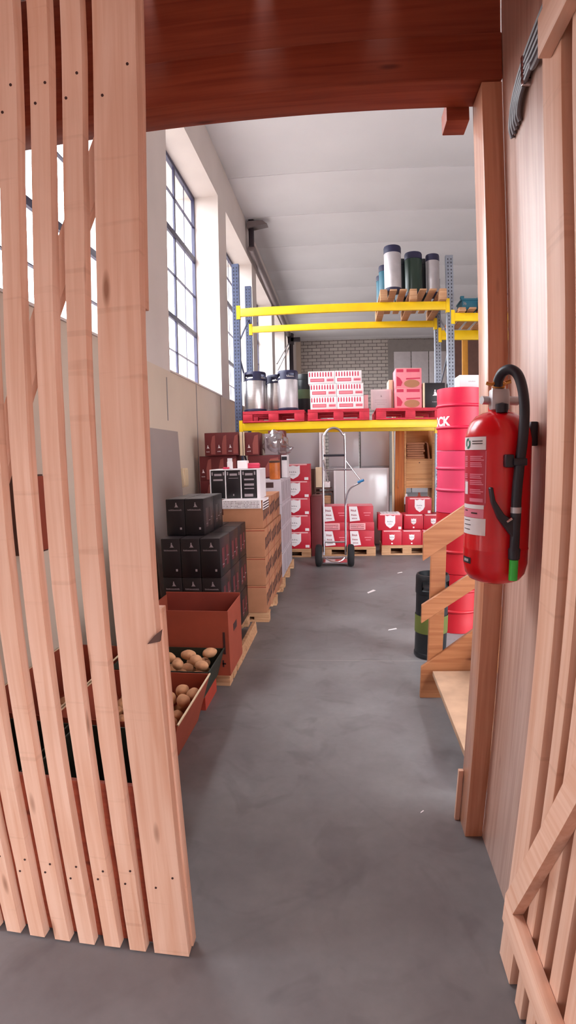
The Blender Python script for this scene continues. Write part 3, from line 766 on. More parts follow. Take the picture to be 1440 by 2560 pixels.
# white open carton with three dark labels on top
mg = thing('white_display_carton', 'white display carton showing three dark wine boxes, on the brown cartons', 'carton', (-1.0, 4.86, 1.1395))
bm = NB()
bx(bm, -.235, .235, .0, .36, .265, .275, .001); bx(bm, -.235, -.227, 0, .36, 0, .265); bx(bm, .205, .235, 0, .36, 0, .265); bx(bm, -.226, .204, .35, .36, 0, .265)
bx(bm, -.226, .204, .0, .35, 0, .004)
for x in (-.088, .057): bx(bm, x-.004, x+.004, .0, .35, .005, .264)
obj('tray', bm, WHITEBOX, mg)
for k in range(3):
    x0 = -.224+.1455*k
    bm = NB(); bx(bm, x0, x0+.130, .006, .34, .006, .262, .002); s = obj('dark_box', bm, BLACKBOX, mg)
    bm = NB()
    rectp(bm, x0+.03, x0+.1, .215, .235, .006); rectp(bm, x0+.005, x0+.017, .22, .25, .006); rectp(bm, x0+.113, x0+.125, .22, .25, .006)
    rectp(bm, x0+.02, x0+.11, .19 if k == 1 else .17, .194 if k == 1 else .185, .006)
    if k == 2: rectp(bm, x0+.02, x0+.11, .12, .14, .006); rectp(bm, x0+.02, x0+.11, .09, .10, .006); rectp(bm, x0+.02, x0+.1, .02, .045, .006)
    if k == 1: rectp(bm, x0+.058, x0+.068, .03, .045, .006)
    obj('label', bm, GREYPR, s)
# bits lying on it
cl = [('bottle_carrier', WHITEBOX, -.055, .05, .05, .03, .07, 'small white bottle carrier on top of the white display carton'),
      ('leaflet_pack', PAPER, .06, .1, .09, .11, .075, 'white leaflet pack standing on the white display carton'),
      ('pink_bag', PINKDK, .15, .12, .13, .05, .045, 'pink bag on the right of the white display carton'),
      ('pink_bag', PINKDK, -.09, .04, .055, .03, .018, 'small pink bag on the front left of the white display carton')]
for n_, m_, x, y, w, dd, h, lb in cl:
    bm = NB(); bx(bm, -w/2, w/2, -dd/2, dd/2, 0, h, .006)
    if m_ is PINKDK:
        for v in bm.verts: v.co += Vector((random.uniform(-.008, .008), random.uniform(-.006, .006), random.uniform(-.006, .006) if v.co.z > .01 else 0))
    if n_ == 'bottle_carrier':
        for q in (-1, 1): bx(bm, -w/2+.004, w/2-.004, q*dd*.3-.001, q*dd*.3+.001, h, h+.03)
    t = obj(n_, bm, m_, loc=(-1.0+x, 4.86+y+.02, 1.4155)); tag(t, lb, 'bag' if 'bag' in n_ else 'packaging')

# white cartons behind
WCM = mat('grey_white_carton', (186, 174, 180), .5, var=.06)
def white_carton(w, dd, h):
    bm = NB(); logo_figure(bm, .02, h*.36, 0, .05); rectp(bm, -w*.36, w*.2, h*.68, h*.9, 0); scrib(bm, -w*.3, w*.3, h*.27, .006, 0, 8)
    bm2 = NB()
    for k in range(3): bx(bm2, w/2+.0002, w/2+.0012, dd*(.08+.3*k), dd*(.2+.3*k), h*.1, h*.9)
    return new_carton('white_wine_carton', None, 'carton', w, dd, h, WCM, [('figure_logo', bm, DARKPR), ('side_stripes', bm2, GREYPR)], 'white wine cartons')
wc = white_carton(.3, .36, .283)
pallet('wooden_pallet', 'wooden pallet under the white wine cartons', -1.325, -.70, 6.08, 7.28, 0, PALW, .12)
for r3 in range(4):
    for c3 in range(2):
        for d3 in range(3):
            if c3 == 1 and d3 > 0 and r3 < 3: continue
            place(wc, -.866-.304*c3, 6.10+.365*d3, .122+.285*r3, 'white wine carton, %s row, %s column, %s' % (['bottom', 'second', 'third', 'top'][r3], ['aisle side', 'wall side'][c3], depn[d3]))

# maroon cartons above
def maroon_carton(w, dd, h, n):
    bm = NB(); bm2 = NB()
    for k in range(n):
        cx = -w/2+w*(k+.5)/n; s = w/n
        prism(bm, [(cx+s*.05, h*.06), (cx+s*.45, h*.06), (cx+s*.45, h*.9), (cx+s*.2, h*.85), (cx+s*.05, h*.5)], -.0012, -.0002, 'y')
        logo_figure(bm2, cx-s*.22, h*.33, 0, .045); scrib(bm2, cx-s*.36, cx-s*.05, h*.16, .014, 0, 3)
    return new_carton('maroon_carton', None, 'carton', w, dd, h, MAROON, [('bottle_print', bm, MAROONL), ('figure_logo', bm2, PAPER)], 'maroon cartons', DUSK)
YM = 6.52
mc = maroon_carton(.44, .33, .28, 3)
for k in range(5):
    place(mc, -1.565, YM+.08, .002+.3105*k, 'maroon carton in the wall-side stack, %s' % ['on the floor', 'second from the floor', 'third from the floor', 'fourth from the floor', 'second from the top'][k], scale=(1.08, 1, 1.105))
place(mc, -1.495, YM, 1.5565, 'maroon carton with three bottle pictures, on top of the wall-side stack', scale=(.96, 1, 1))
mcs = maroon_carton(.17, .3, .28, 1)
place(mcs, -1.12, YM+.03, 1.5485, 'small maroon carton next to the plastic-wrapped crate')
mcd = maroon_carton(.40, .33, .28, 1)
place(mcd, -.98, YM+.05, 1.2645, 'dark maroon carton under the plastic-wrapped crate')
bm = NB(); bx(bm, -.03, .03, 0, .3, 0, .29, .002); bx(bm, .006, .014, -.001, 0, .0, .29, 0, 1)
t = obj('white_flat_carton', bm, [CREAMBOX, DARKPR], loc=(-1.24, YM+.02, 1.5485)); tag(t, 'narrow cream carton wedged between the two maroon cartons', 'carton')
# crate with crumpled film
cr = thing('wrapped_crate', 'grey crate wrapped in crumpled clear plastic film, on the dark maroon carton', 'crate', (-.865, YM+.06, 1.5485))
bm = NB(); bx(bm, -.1, .06, 0, .26, 0, .26, .003); obj('crate', bm, GREYPR, cr)
bm = NB(); bmesh.ops.create_icosphere(bm, subdivisions=4, radius=1)
rr = random.Random(3)
from mathutils import noise
for v in bm.verts:
    n_ = noise.noise(v.co*2.2)*.18+noise.noise(v.co*6)*.09
    s = v.co*(1+n_); w_ = .15+.06*max(0, -s.z)
    v.co = Vector((.02+s.x*w_ + (.07 if s.z < -.3 and s.x > .3 else 0), .12+s.y*.17, max(.001, .15+s.z*.15)))
obj('plastic_film', bm, FILM, cr)
bm = NB(); lathe(bm, [(0, 0), (.06, 0), (.062, .01), (.062, .20), (.055, .22), (.0, .222)], seg=20, cap=False)
t = thing('amber_drum', 'amber brown drum standing on the white cartons below the wrapped crate', 'drum', (-.80, 6.2, 1.2645)); obj('drum_body', bm, AMBER, t)
bm = NB(); lathe(bm, [(.063, .19), (.066, .195), (.066, .215), (.0, .224)], seg=20, cap=False); obj('lid', bm, DUSK, t)
bm = NB(); bx(bm, -.035, .035, 0, .25, 0, .28, .002); rectp(bm, -.03, .035, .215, .26, 0, 1); t = obj('white_slim_carton', bm, [WHITEBOX, RUB], loc=(-.735, 6.62, 1.2645)); tag(t, 'slim white carton at the aisle edge beside the dark maroon carton', 'carton')
bm = NB(); bx(bm, -.11, .11, 0, .3, 0, .62, .003); t = obj('deep_red_carton', bm, MAROON, loc=(-.92, 7.36, 1.2645)); tag(t, 'tall dark red carton behind the wrapped crate', 'carton')
for k in range(3):
    bm = NB(); bx(bm, -.115, .115, 0, .32, 0, .418, .003); t = obj('deep_red_carton', bm, MAROON, loc=(-.92, 7.345, .003+.42*k)); tag(t, 'dark red carton in the stack behind the white cartons, %s' % ['lowest', 'middle', 'third from the floor'][k], 'carton')

# ------------------------------------------------------------------ red shield cartons
def red_carton(w, dd, h, sh=.55, small=False, side=False, mm=REDBOX, corner=True):
    bm = NB(); shield(bm, 0, h*.52, 0, w*(.26 if small else .42), h*(.42 if small else .8))
    if corner: rectp(bm, w*.34, w*.46, h*.06, h*.22, 0)
    if small: prism(bm, [(-w*.04, h*.08), (w*.04, h*.06), (w*.05, h*.16), (-w*.03, h*.18)], -.0012, -.0002, 'y')
    bm2 = NB(); scrib(bm2, -w*.12, w*.12, h*.5, h*.10, -.0012, 4); scrib(bm2, -w*.08, w*.08, h*.36, h*.06, -.0012, 4)
    bm3 = NB(); bx(bm3, -w*.46, w*.46, .01, .05, h, h+.002); bx(bm3, -w*.42, w*.42, -.0012, -.0002, h*.93, h)
    return new_carton('red_carton', None, 'carton', w, dd, h, mm, [('shield_print', bm, PAPER), ('shield_lettering', bm2, GREYPR), ('top_strip', bm3, PINKLT)], 'red cartons with shields')
rcL = red_carton(.50, .38, .255, mm=REDBOX)
pallet('wooden_pallet', 'wooden pallet under the tall red carton stack', -1.42, -.512, 8.02, 8.7, 0, PALW, .125)
for r3 in range(5):
    for c3 in range(1 if r3 > 2 else 1):
        place(rcL, -.765-.36*c3, 8.06+.0*r3, .128+.2575*r3, 'red carton in the tall stack left of the hand truck, %s' % ['lowest', 'second from the bottom', 'middle', 'second from the top', 'topmost'][r3], 'red cartons in the tall stack')
bm = NB(); bx(bm, -.08, .08, 0, .5, 0, .92, .004); t = obj('dark_red_box', bm, MAROON, loc=(-.425, 8.1, .0)); tag(t, 'narrow dark red box standing right of the tall red stack', 'box')
# right-hand group
pallet('wooden_pallet', 'wooden pallet under the shield cartons beside the stair', .57, 1.35, 8.18, 8.68, 0, PALW, .15)
rs = red_carton(.30, .40, .225, small=True, corner=False)
rb = red_carton(.37, .34, .25)
rs2 = red_carton(.30, .38, .225, small=True, corner=False)
for k in range(2): place(rs, .728+.303*k, 8.2, .152, 'red carton with a small shield, %s on the bottom row by the stair' % ['left one', 'second one'][k])
place(rs, 1.334, 8.2, .152, 'red carton with a small shield, third on the bottom row, half behind the stair board')
place(rb, .70, 8.22, .38, 'red carton with a large shield, low on the left of the shield group')
place(rs2, 1.075, 8.34, .38, 'red carton with a small shield, middle of the second row')
place(rs2, 1.382, 8.34, .38, 'red carton with a small shield, right end of the second row')
place(rb, 1.175, 8.4, .608, 'red carton with a large shield, highest of the shield group')
bm = NB()
for k in range(6): bx(bm, -.15+.05*k, -.106+.05*k, .0, .3, 0, .004+.002*(k % 3))
t = obj('carton_flaps', bm, WHITEBOX, loc=(.71, 8.23, .6315)); tag(t, 'white card flaps on the lower large-shield carton', 'flaps')
# middle group behind the truck: cartons with slanted white patch
pallet('wooden_pallet', 'wooden pallet under the cartons with slanted white patches, behind the hand truck', -.34, .475, 8.12, 8.68, 0, PALW, .14)
def patch_carton(w, dd, h, strip=False):
    bm = NB(); bm2 = NB(); bm3 = NB()
    if strip:
        rectp(bm, -w*.47, w*.15, h*.1, h*.9, 0)
        for k in range(3): rectp(bm2, -w*.44, w*.1, h*(.2+.22*k), h*(.28+.22*k), -.001)
        scrib(bm3, -w*.2, w*.0, h*.35, h*.3, -.001, 3)
        m_ = PINKLT
    else:
        prism(bm, [(-w*.46, h*.98), (-w*.42, h*.04), (-w*.02, h*.1), (-w*.14, h*.98)], -.0012, -.0002, 'y')
        scrib(bm2, -w*.38, -w*.16, h*.66, h*.16, -.0012, 4); scrib(bm2, -w*.36, -w*.14, h*.4, h*.14, -.0012, 4); scrib(bm2, -w*.34, -w*.12, h*.2, h*.1, -.0012, 4)
        rectp(bm3, w*.12, w*.4, h*.55, h*.60, 0); rectp(bm3, w*.16, w*.36, h*.4, h*.44, 0)
        m_ = PAPER
    return new_carton('patch_carton', None, 'carton', w, dd, h, REDBOX, [('white_patch', bm, m_), ('patch_lettering', bm2, REDBOXD), ('pink_lettering', bm3, PINKBOX)], 'cartons with slanted patches', PINKBOX)
pc = patch_carton(.385, .42, .245); ps = patch_carton(.385, .42, .125, True)
for k in range(2):
    q = ['left one, behind the truck frame', 'right one'][k]
    place(pc, -.13+.39*k, 8.14, .142, 'red carton with a slanted white patch, bottom row, '+q, 'cartons with slanted patches')
    place(ps, -.13+.39*k, 8.14, .39, 'flat pink-striped red carton, middle row, '+q, 'flat striped cartons')
    place(pc, -.14+.385*k, 8.15, .518, 'red carton with a slanted white patch, top row, '+q, 'cartons with slanted patches')

# ------------------------------------------------------------------ boxes on the rack shelf
def stripe_box(w, dd, h, k0):
    bm = NB(); bm2 = NB(); rr = random.Random(k0)
    n = int(w/.038)
    for k in range(n):
        x = -w/2+.012+.038*k
        prism(bm, [(x, h*.56), (x+.017, h*.56), (x+.017, h*.82), (x+.012, h*.94), (x+.005, h*.94), (x, h*.82)], -.0012, -.0002, 'y')
    rectp(bm, -w*.42, w*.1, h*.16, h*.42, 0)
    rectp(bm2, -w*.40, w*.08, h*.20, h*.38, -.001); rectp(bm2, w*.2, w*.46, h*.18, h*.40, 0)
    scrib(bm, w*.2, w*.44, h*.22, h*.14, 0, 5)
    return new_carton('striped_carton', None, 'carton', w, dd, h, PAPER, [('bottle_print', bm, PINKDK), ('pink_band', bm2, PINKBOX)], 'pink striped cartons')
for j, (h0, z) in enumerate(((.178, 0), (.178, .18), (.178, .36))):
    pr1 = stripe_box(.375, .36, h0, j)
    for k in range(2):
        place(pr1, -.275+.378*k+(.01 if j == 1 else 0)-.012*j, 7.7, ZS+.001+z, 'pink and white striped carton, %s layer, %s' % (['bottom', 'middle', 'top'][j], ['left', 'right'][k]), 'pink striped cartons', rz=.0)
bm = NB(); bx(bm, -.03, .03, 0, .3, .0, .21, .003); t = obj('small_pink_carton', bm, PINKLT, loc=(.33, 7.85, ZS)); tag(t, 'slim pale pink carton at the right end of the striped cartons', 'carton')
fr = thing('framed_notice', 'white framed notice board standing between the red pallets', 'frame', (.555, 8.0, 2.185))
bm = NB(); bx(bm, -.15, .15, 0, .02, 0, .3, .003); obj('frame', bm, PAPER, fr)
bm = NB(); rectp(bm, -.12, .12, .02, .275, 0); obj('sheet', bm, WHITEBOX, fr)
bm = NB(); logo_figure(bm, 0, .19, -.001, .035); scrib(bm, -.09, .09, .14, .008, -.001, 12); scrib(bm, -.09, .09, .11, .008, -.001, 12); scrib(bm, -.06, .06, .08, .008, -.001, 8); obj('print', bm, GREYPR, fr)
def pink_carton(w, dd, h):
    bm = NB(); rectp(bm, -w*.46, -w*.2, h*.8, h*.95, 0); rectp(bm, -w*.08, w*.42, h*.8, h*.95, 0)
    prism(bm, [(-w*.46, h*.1), (-w*.3, h*.1), (-w*.24, h*.3), (-w*.34, h*.5), (-w*.46, h*.6)], -.0012, -.0002, 'y')
    prism(bm, [(-w*.1, h*.42), (w*.44, h*.46), (w*.44, h*.52), (-w*.1, h*.5)], -.0012, -.0002, 'y')
    bm2 = NB(); lathe_pts = [(w*.12+w*.3*math.cos(t*PI/12), h*.22+h*.2*math.sin(t*PI/12)) for t in range(24)]; prism(bm2, lathe_pts, -.0014, -.0002, 'y')
    return new_carton('pink_carton', None, 'carton', w, dd, h, PINKBOX, [('red_print', bm, PINKDK), ('oval_print', bm2, KRAFT)], 'pink cartons', CREAMBOX)
pk = pink_carton(.365, .4, .278)
place(pk, .925, 7.72, ZS+.001, 'pink printed carton, lower of two on the right red pallet')
place(pk, .925, 7.72, ZS+.281, 'pink printed carton, upper of two on the right red pallet')
bm = NB(); bx(bm, -.03, .03, 0, .36, 0, .44, .003); t = obj('cream_carton', bm, CREAMBOX, loc=(.70, 8.03, ZS)); tag(t, 'narrow cream carton behind the left side of the pink cartons', 'carton')
bk = thing('black_square_carton', 'black carton with a white figure mark at the right end of the rack shelf', 'carton', (1.315, 7.72, ZS))
bm = NB(); bx(bm, -.19, -.165, 0, .34, 0, .35, .002); obj('cream_side', bm, CREAMBOX, bk)
bm = NB(); bx(bm, -.1645, .12, 0, .34, 0, .35, .003); obj('body', bm, BLACKBOX, bk)
bm = NB(); logo_figure(bm, -.02, .17, 0, .1); scrib(bm, -.06, .02, .08, .01, 0, 5); obj('figure_logo', bm, PAPER, bk)
# white box on the red keg column
wb = thing('white_box', 'small white box lying on top of the red keg column', 'box', (1.06, 4.5, KH*4-.002))
bm = NB(); bx(bm, -.105, .14, 0, .2, 0, .105, .003); obj('body', bm, WHITEBOX, wb)
bm = NB(); scrib(bm, -.03, .03, .05, .008, 0, 6); obj('lettering', bm, GREYPR, wb)
# teal bins on the next bay
pallet_x('wooden_pallet', 'wooden pallet on the right-hand bay under the teal bins', 1.62, 2.6, 7.6, 8.85, 3.507, PALW, .05)
for k, (x, y, w, h, lb) in enumerate(((1.80, 7.72, .22, .15, 'low teal bin nearest the rack upright'), (2.12, 7.64, .36, .2, 'teal bin with a raised rim, right of the low bin'))):
    t = thing('teal_bin', lb, 'bin', (x, y, 3.558))
    bm = NB(); bx(bm, -w/2, w/2, 0, .35, 0, h, .012); obj('tub', bm, TEAL, t)
    bm = NB(); bx(bm, -w/2-.01, w/2+.01, -.01, .36, h-.02, h+.005, .004); bx(bm, -w/2-.02, -w/2+.03, 0, .05, h, h+.04, .004); obj('rim', bm, TEAL, t)
    bm = NB(); scrib(bm, -w*.4, -w*.2, h*.4, .05, 0, 2); obj('sticker', bm, GREYP, t)

# ------------------------------------------------------------------ hand truck
ht = thing('hand_truck', 'silver tubular hand truck with blue grips standing in front of the red cartons', 'hand truck', (-.12, 7.35, 0))
bm = NB()
def q(x, z, y=0): return (x, y, z)
xL, xR = -.165, .135
path = [q(xL-.0, .16, -.02), q(xL, .7, -.01), q(xL, 1.72, 0), q(xL+.02, 1.80, 0), q(xL+.075, 1.875, 0), q(-.015, 1.90, 0), q(xR-.075, 1.875, 0), q(xR-.02, 1.80, 0), q(xR, 1.72, 0), q(xR, .7, -.01), q(xR, .16, -.02)]
tube(bm, smooth_path(path, 5), .0155, 10); obj('frame', bm, CHROME, ht)
for z in (1.53, .34):
    bm = NB(); tube(bm, [q(xL, z), q(xR, z)], .012 if z < 1.5 else .016, 8); obj('crossbar', bm, RUB if z > 1.5 else CHROME, ht)
bm = NB(); tube(bm, [q(xR, 1.47), q(xR+.2, 1.2, -.12)], .011, 8); tube(bm, smooth_path([q(xR, .75), q(xR+.01, .9, -.02), q(xR+.06, 1.07, -.06), q(xR+.2, 1.16, -.12)], 6), .011, 8)
tube(bm, [q(xL+.02, 1.335, -.02), q(xR+.09, 1.335, -.05)], .011, 8); tube(bm, [q(xL, 1.5), q(xL+.07, 1.17, -.08)], .010, 8); obj('side_handle', bm, CHROME, ht)
bm = NB(); tube(bm, [q(xR+.17, 1.165, -.11), q(xR+.245, 1.195, -.14)], .018, 10); obj('blue_grip', bm, BLUEGRIP, ht)
bm = NB(); tube(bm, smooth_path([q(xL+.02, .14, -.09), q(xL+.08, .10, -.12), q(-.0, .085, -.13), q(xR-.06, .10, -.12), q(xR-.01, .14, -.09)], 5), .009, 8); obj('axle_stay', bm, CHROME, ht)
bm = NB(); tube(bm, [q(xL-.1, .13, -.02), q(xR+.1, .13, -.02)], .011, 8); obj('axle', bm, CHROME, ht)
bm = NB(); prism(bm, [(xL-.02, .03), (xR+.02, .03), (xR+.02, .05), (xL-.02, .05)], 0, .26, 'y'); obj('toe_plate', bm, CHROME, ht)
for x in (xL-.072, xR+.072):
    bm = NB()
    prof = [(.05, -.045), (.11, -.048), (.145, -.038), (.155, -.015), (.155, .015), (.145, .038), (.11, .048), (.05, .045)]
    lathe(bm, prof, seg=28, cap=False); bmesh.ops.rotate(bm, verts=bm.verts[:], matrix=Matrix.Rotation(PI/2, 3, 'Y')); bmesh.ops.translate(bm, verts=bm.verts[:], vec=(x, -.02, .156))
    w_ = obj('wheel', bm, TYRE, ht)
    bm = NB(); lathe(bm, [(0, -.05), (.05, -.044), (.05, .044), (0, .05)], seg=18, cap=False); bmesh.ops.rotate(bm, verts=bm.verts[:], matrix=Matrix.Rotation(PI/2, 3, 'Y')); bmesh.ops.translate(bm, verts=bm.verts[:], vec=(x, -.02, .156)); obj('hub', bm, STEELM, w_)

# ------------------------------------------------------------------ things standing behind the rack
for k, (x0, x1, lb) in enumerate(((-1.02, -.43, 'pale grey cabinet at the left, behind the tall red stack'), (-.27, .27, 'pale grey cabinet seen through the hand truck'), (.29, .80, 'pale grey cabinet right of the hand truck, above the white panel'))):
    t = thing('grey_cabinet', lb, 'cabinet', (x0, 9.5, 0), group='pale grey cabinets behind the racking')
    w = x1-x0
    bm = NB(); bx(bm, 0, w, .03, .5, 0, 2.2, .004); obj('carcass', bm, PANEL, t)
    bm = NB(); bx(bm, .01, w-.01, 0, .028, 1.34, 2.19, .004); obj('upper_door', bm, PANEL, t)
    bm = NB(); bx(bm, .01, w-.01, 0, .028, .05, 1.31, .004); obj('lower_door', bm, DUSK if k == 0 else PANEL, t)
bm = NB(); bx(bm, 0, .10, 0, .10, 0, 2.15, .004); t = obj('white_post', bm, WHITEBOX, loc=(-.42, 9.3, 0)); tag(t, 'white square post between the pale grey cabinets', 'post')
wp = thing('white_door_leaf', 'glossy white door panel leaning behind the middle red cartons', 'panel', (-.175, 9.15, 0))
bm = NB(); bx(bm, 0, .93, 0, .04, .02, 1.315, .006); obj('leaf', bm, PANELW, wp)
bm = NB(); bx(bm, 0, .03, -.006, 0, .02, 1.315); bx(bm, .9, .93, -.006, 0, .02, 1.315); bx(bm, .03, .9, -.006, 0, 1.29, 1.315); obj('edge_strip', bm, WHITEBOX, wp)
# clutter between the cabinets and the panel
for k, (x, z0, w, h, m_, lb) in enumerate(((-.425, 1.0, .11, .34, CREAMBOX, 'cream packet on the shelf behind the truck, upper left'), (-.30, .997, .12, .10, PAPER, 'white packet on the shelf behind the truck'), (-.285, .72, .12, .14, PALW, 'short wooden offcut on the shelf behind the truck'))):
    bm = NB(); bx(bm, -w/2, w/2, 0, .12, 0, h, .006); t = obj('packet', bm, m_, loc=(x, 9.12, z0)); tag(t, lb, 'packet')
bm = NB()
for z in (.70, .93): bx(bm, -.5, -.19, 9.08, 9.28, z-.02, z)
bx(bm, -.5, -.48, 9.08, 9.28, 0, 1.3); bx(bm, -.21, -.19, 9.08, 9.28, 0, .93); bx(bm, -.48, -.21, 9.08, 9.28, .975, .995)
t = obj('small_shelf', bm, DUSK); tag(t, 'narrow dark shelf left of the white panel', 'shelf')
# orange door leaf
dl = thing('loose_door', 'tall orange-brown door leaf with a pull handle, left of the timber shelf unit', 'door', (.80, 9.0, 0))
bm = NB(); bx(bm, .0, .03, -.02, .03, .5, 2.18, .002); obj('cream_edge', bm, CREAMBOX, dl)
bm = NB(); prism(bm, [(.03, 0), (.19, 0), (.20, 2.18), (.06, 2.18)], 0, .04, 'y'); obj('leaf', bm, PANEW, dl)
bm = NB(); tube(bm, smooth_path([(.10, -.0, .98), (.095, -.035, 1.0), (.09, -.045, 1.05), (.095, -.035, 1.1), (.10, -.0, 1.12)], 4), .006, 8); obj('pull_handle', bm, KRAFT, dl)
# timber shelf unit
su = thing('timber_shelf_unit', 'open timber shelf unit holding folded cardboard, left of the red keg column', 'shelf unit', (1.0, 9.0, 0))
bm = NB(); bx(bm, 0, .03, 0, .45, 0, 2.2, .002); obj('side', bm, SHELFW, su)
bm = NB(); bx(bm, .46, .50, 0, .45, 0, 2.2, .002); obj('side', bm, SHELFW, su)
bm = NB(); bx(bm, .03, .46, .43, .45, 1.0, 2.2); obj('back', bm, SHELFW, su)
for z in (1.44, 1.115, .98):
    bm = NB(); bx(bm, .03, .46, 0, .43, z, z+.022, .002); obj('shelf', bm, SHELFW, su)
bm = NB(); bx(bm, .032, .458, .004, .02, 1.14, 1.438, .002); d_ = obj('drawer_front', bm, SHELFW, su)
bm = NB(); lathe(bm, [(0, 0), (.01, 0), (.01, .012), (0, .014)], seg=10, cap=False); bmesh.ops.rotate(bm, verts=bm.verts[:], matrix=Matrix.Rotation(PI/2, 3, 'X')); bmesh.ops.translate(bm, verts=bm.verts[:], vec=(.25, .004, 1.40)); obj('knob', bm, DUSK, d_)
bm = NB(); bx(bm, .032, .458, .004, .02, 1.003, 1.112, .002); obj('apron', bm, SHELFW, su)
for k in range(7):
    bm = NB(); w = .30-.01*(k % 3); bx(bm, 0, w, 0, .3, 0, .036, .008)
    t = obj('folded_cardboard', bm, KRAFT, loc=(1.04+.006*(k % 2), 9.03, 1.4635+.0385*k)); tag(t, 'folded cardboard sheet in the timber shelf unit, %s of seven' % ['lowest', 'second', 'third', 'fourth', 'fifth', 'sixth', 'topmost'][k], 'cardboard', 'folded cardboard sheets')
bm = NB(); prism(bm, [(0, 0), (.03, 0), (-.005, .26), (-.05, .28), (-.05, .27), (-.02, .25)], 0, .28, 'y'); t = obj('bent_cardboard', bm, KRAFT, loc=(1.40, 9.03, 1.4635)); tag(t, 'bent cardboard strip leaning right of the folded sheets', 'cardboard')
bm = NB(); bx(bm, 0, .42, 0, .245, 0, .02); bx(bm, 0, .02, 0, .245, -.70, 0); bx(bm, .40, .42, 0, .245, -.70, 0)
t = obj('low_bench', bm, DUSK, loc=(1.0, 8.748, .703)); tag(t, 'low dark bench in front of the timber shelf unit', 'bench')
for k, (x, m_, r, h, lb) in enumerate(((1.03, WHITEBOX, .035, .17, 'white bottle at the left on the low bench'), (1.12, GREYP, .03, .10, 'grey jar second from the left on the low bench'), (1.24, KRAFTR, .038, .19, 'reddish jug in the middle of the low bench'), (1.39, WHITEBOX, .03, .13, 'white pot at the right on the low bench'))):
    bm = NB(); lathe(bm, [(0, 0), (r, 0), (r, h*.6), (r*.5, h*.8), (r*.45, h), (0, h)], seg=16, cap=False); t = obj('bottle', bm, m_, loc=(x-.01, 8.87, .7235)); tag(t, lb, 'bottle')
# dark partition and a yellow upright far right
bm = NB(); bx(bm, 0, 4.2, 0, .1, 0, 4.4); t = obj('dark_screen', bm, DUSK, loc=(2.62, 13.0, 0)); tag(t, 'dark brown screen wall seen behind the right-hand racking bay', 'screen')
bm = NB(); bx(bm, -.06, .06, 0, .08, 0, 4.1, .004); bx(bm, -.09, .09, -.02, .1, 0, .01); t = obj('yellow_column', bm, mat('ochre_paint', (190, 128, 40), .6), loc=(2.68, 12.0, 0)); tag(t, 'ochre yellow column in front of the dark screen', 'column')

# ------------------------------------------------------------------ stovepipe along the wall
sp = thing('stovepipe', 'dark pipe running under the ceiling along the window wall and down to the floor', 'pipe', (0, 0, 0))
bm = NB(); bx(bm, -1.84, -1.74, 10.95, 11.05, 5.86, ZC-.002, .004); obj('hanger', bm, PIPEBLK, sp)
bm = NB(); prism(bm, [(-1.86, 6.36), (-1.55, 6.36), (-1.45, 6.28), (-1.86, 6.22)], 10.9, 11.1, 'y'); obj('bracket', bm, PIPEGREY, sp)
bm = NB(); tube(bm, [(-1.79, 11.0, 5.84), (-1.79, 18.6, 5.72)], .075, 12); obj('run', bm, PIPEGREY, sp)
bm = NB(); tube(bm, [(-1.74, 18.6, 5.78), (-1.74, 18.6, 0)], .075, 12); obj('drop', bm, PIPEBLK, sp)
bm = NB(); bx(bm, -1.74, -1.42, 18.5, 18.62, 5.48, 5.62, .004); bx(bm, -1.84, -1.64, 18.5, 18.7, 5.4, 5.75, .004); obj('junction', bm, PIPEBLK, sp)
bm = NB(); tube(bm, [(-1.8, 18.55, 5.45), (-1.85, 15.4, 4.2)], .02, 6); tube(bm, [(-1.8, 18.55, 5.3), (-1.85, 15.6, 4.05)], .02, 6); obj('stay', bm, STEELM, sp)

# ------------------------------------------------------------------ front left: crates of potatoes and open box
pallet('wooden_pallet', 'wooden pallet under the open cardboard box', -1.32, -.765, 3.30, 3.665, 0, PALW, .10)
bm = NB(); prism(bm, [(-.80, 0), (-.765, 0), (-.775, .10), (-.80, .10)], 3.67, 4.45, 'y'); t = obj('edge_board', bm, PALW); tag(t, 'pale board on edge along the foot of the black wine cartons', 'board')
ob = thing('open_cardboard_box', 'large open cardboard box on a pallet in front of the black wine cartons', 'box', (-1.02, 3.24, .102))
w2, dd, h = .275, .42, .44
bm = NB()
bx(bm, -w2, w2, 0, dd, 0, .006); bx(bm, -w2, w2, 0, .006, .006, h); bx(bm, -w2, w2, dd-.006, dd, .006, h+.02); bx(bm, -w2, -w2+.006, .006, dd-.006, .006, h); bx(bm, w2-.006, w2, .006, dd-.006, .006, h)
obj('shell', bm, KRAFTR, ob)
bm = NB(); bx(bm, -w2+.006, w2-.006, dd-.0075, dd-.006, .01, h+.015); bx(bm, -w2+.006, w2-.006, .006, .0075, .01, h-.002); bx(bm, w2-.0075, w2-.006, .008, dd-.008, .01, h-.002); obj('inside_lining', bm, KRAFTIN, ob)
bm = NB(); scrib(bm, .225, .255, .06, .05, 0, 1); bx(bm, .235, .25, -.0014, -.0002, .15, .30); bx(bm, w2+.0002, w2+.0014, .15, .26, .26, .31); obj('print', bm, DARKPR, ob)

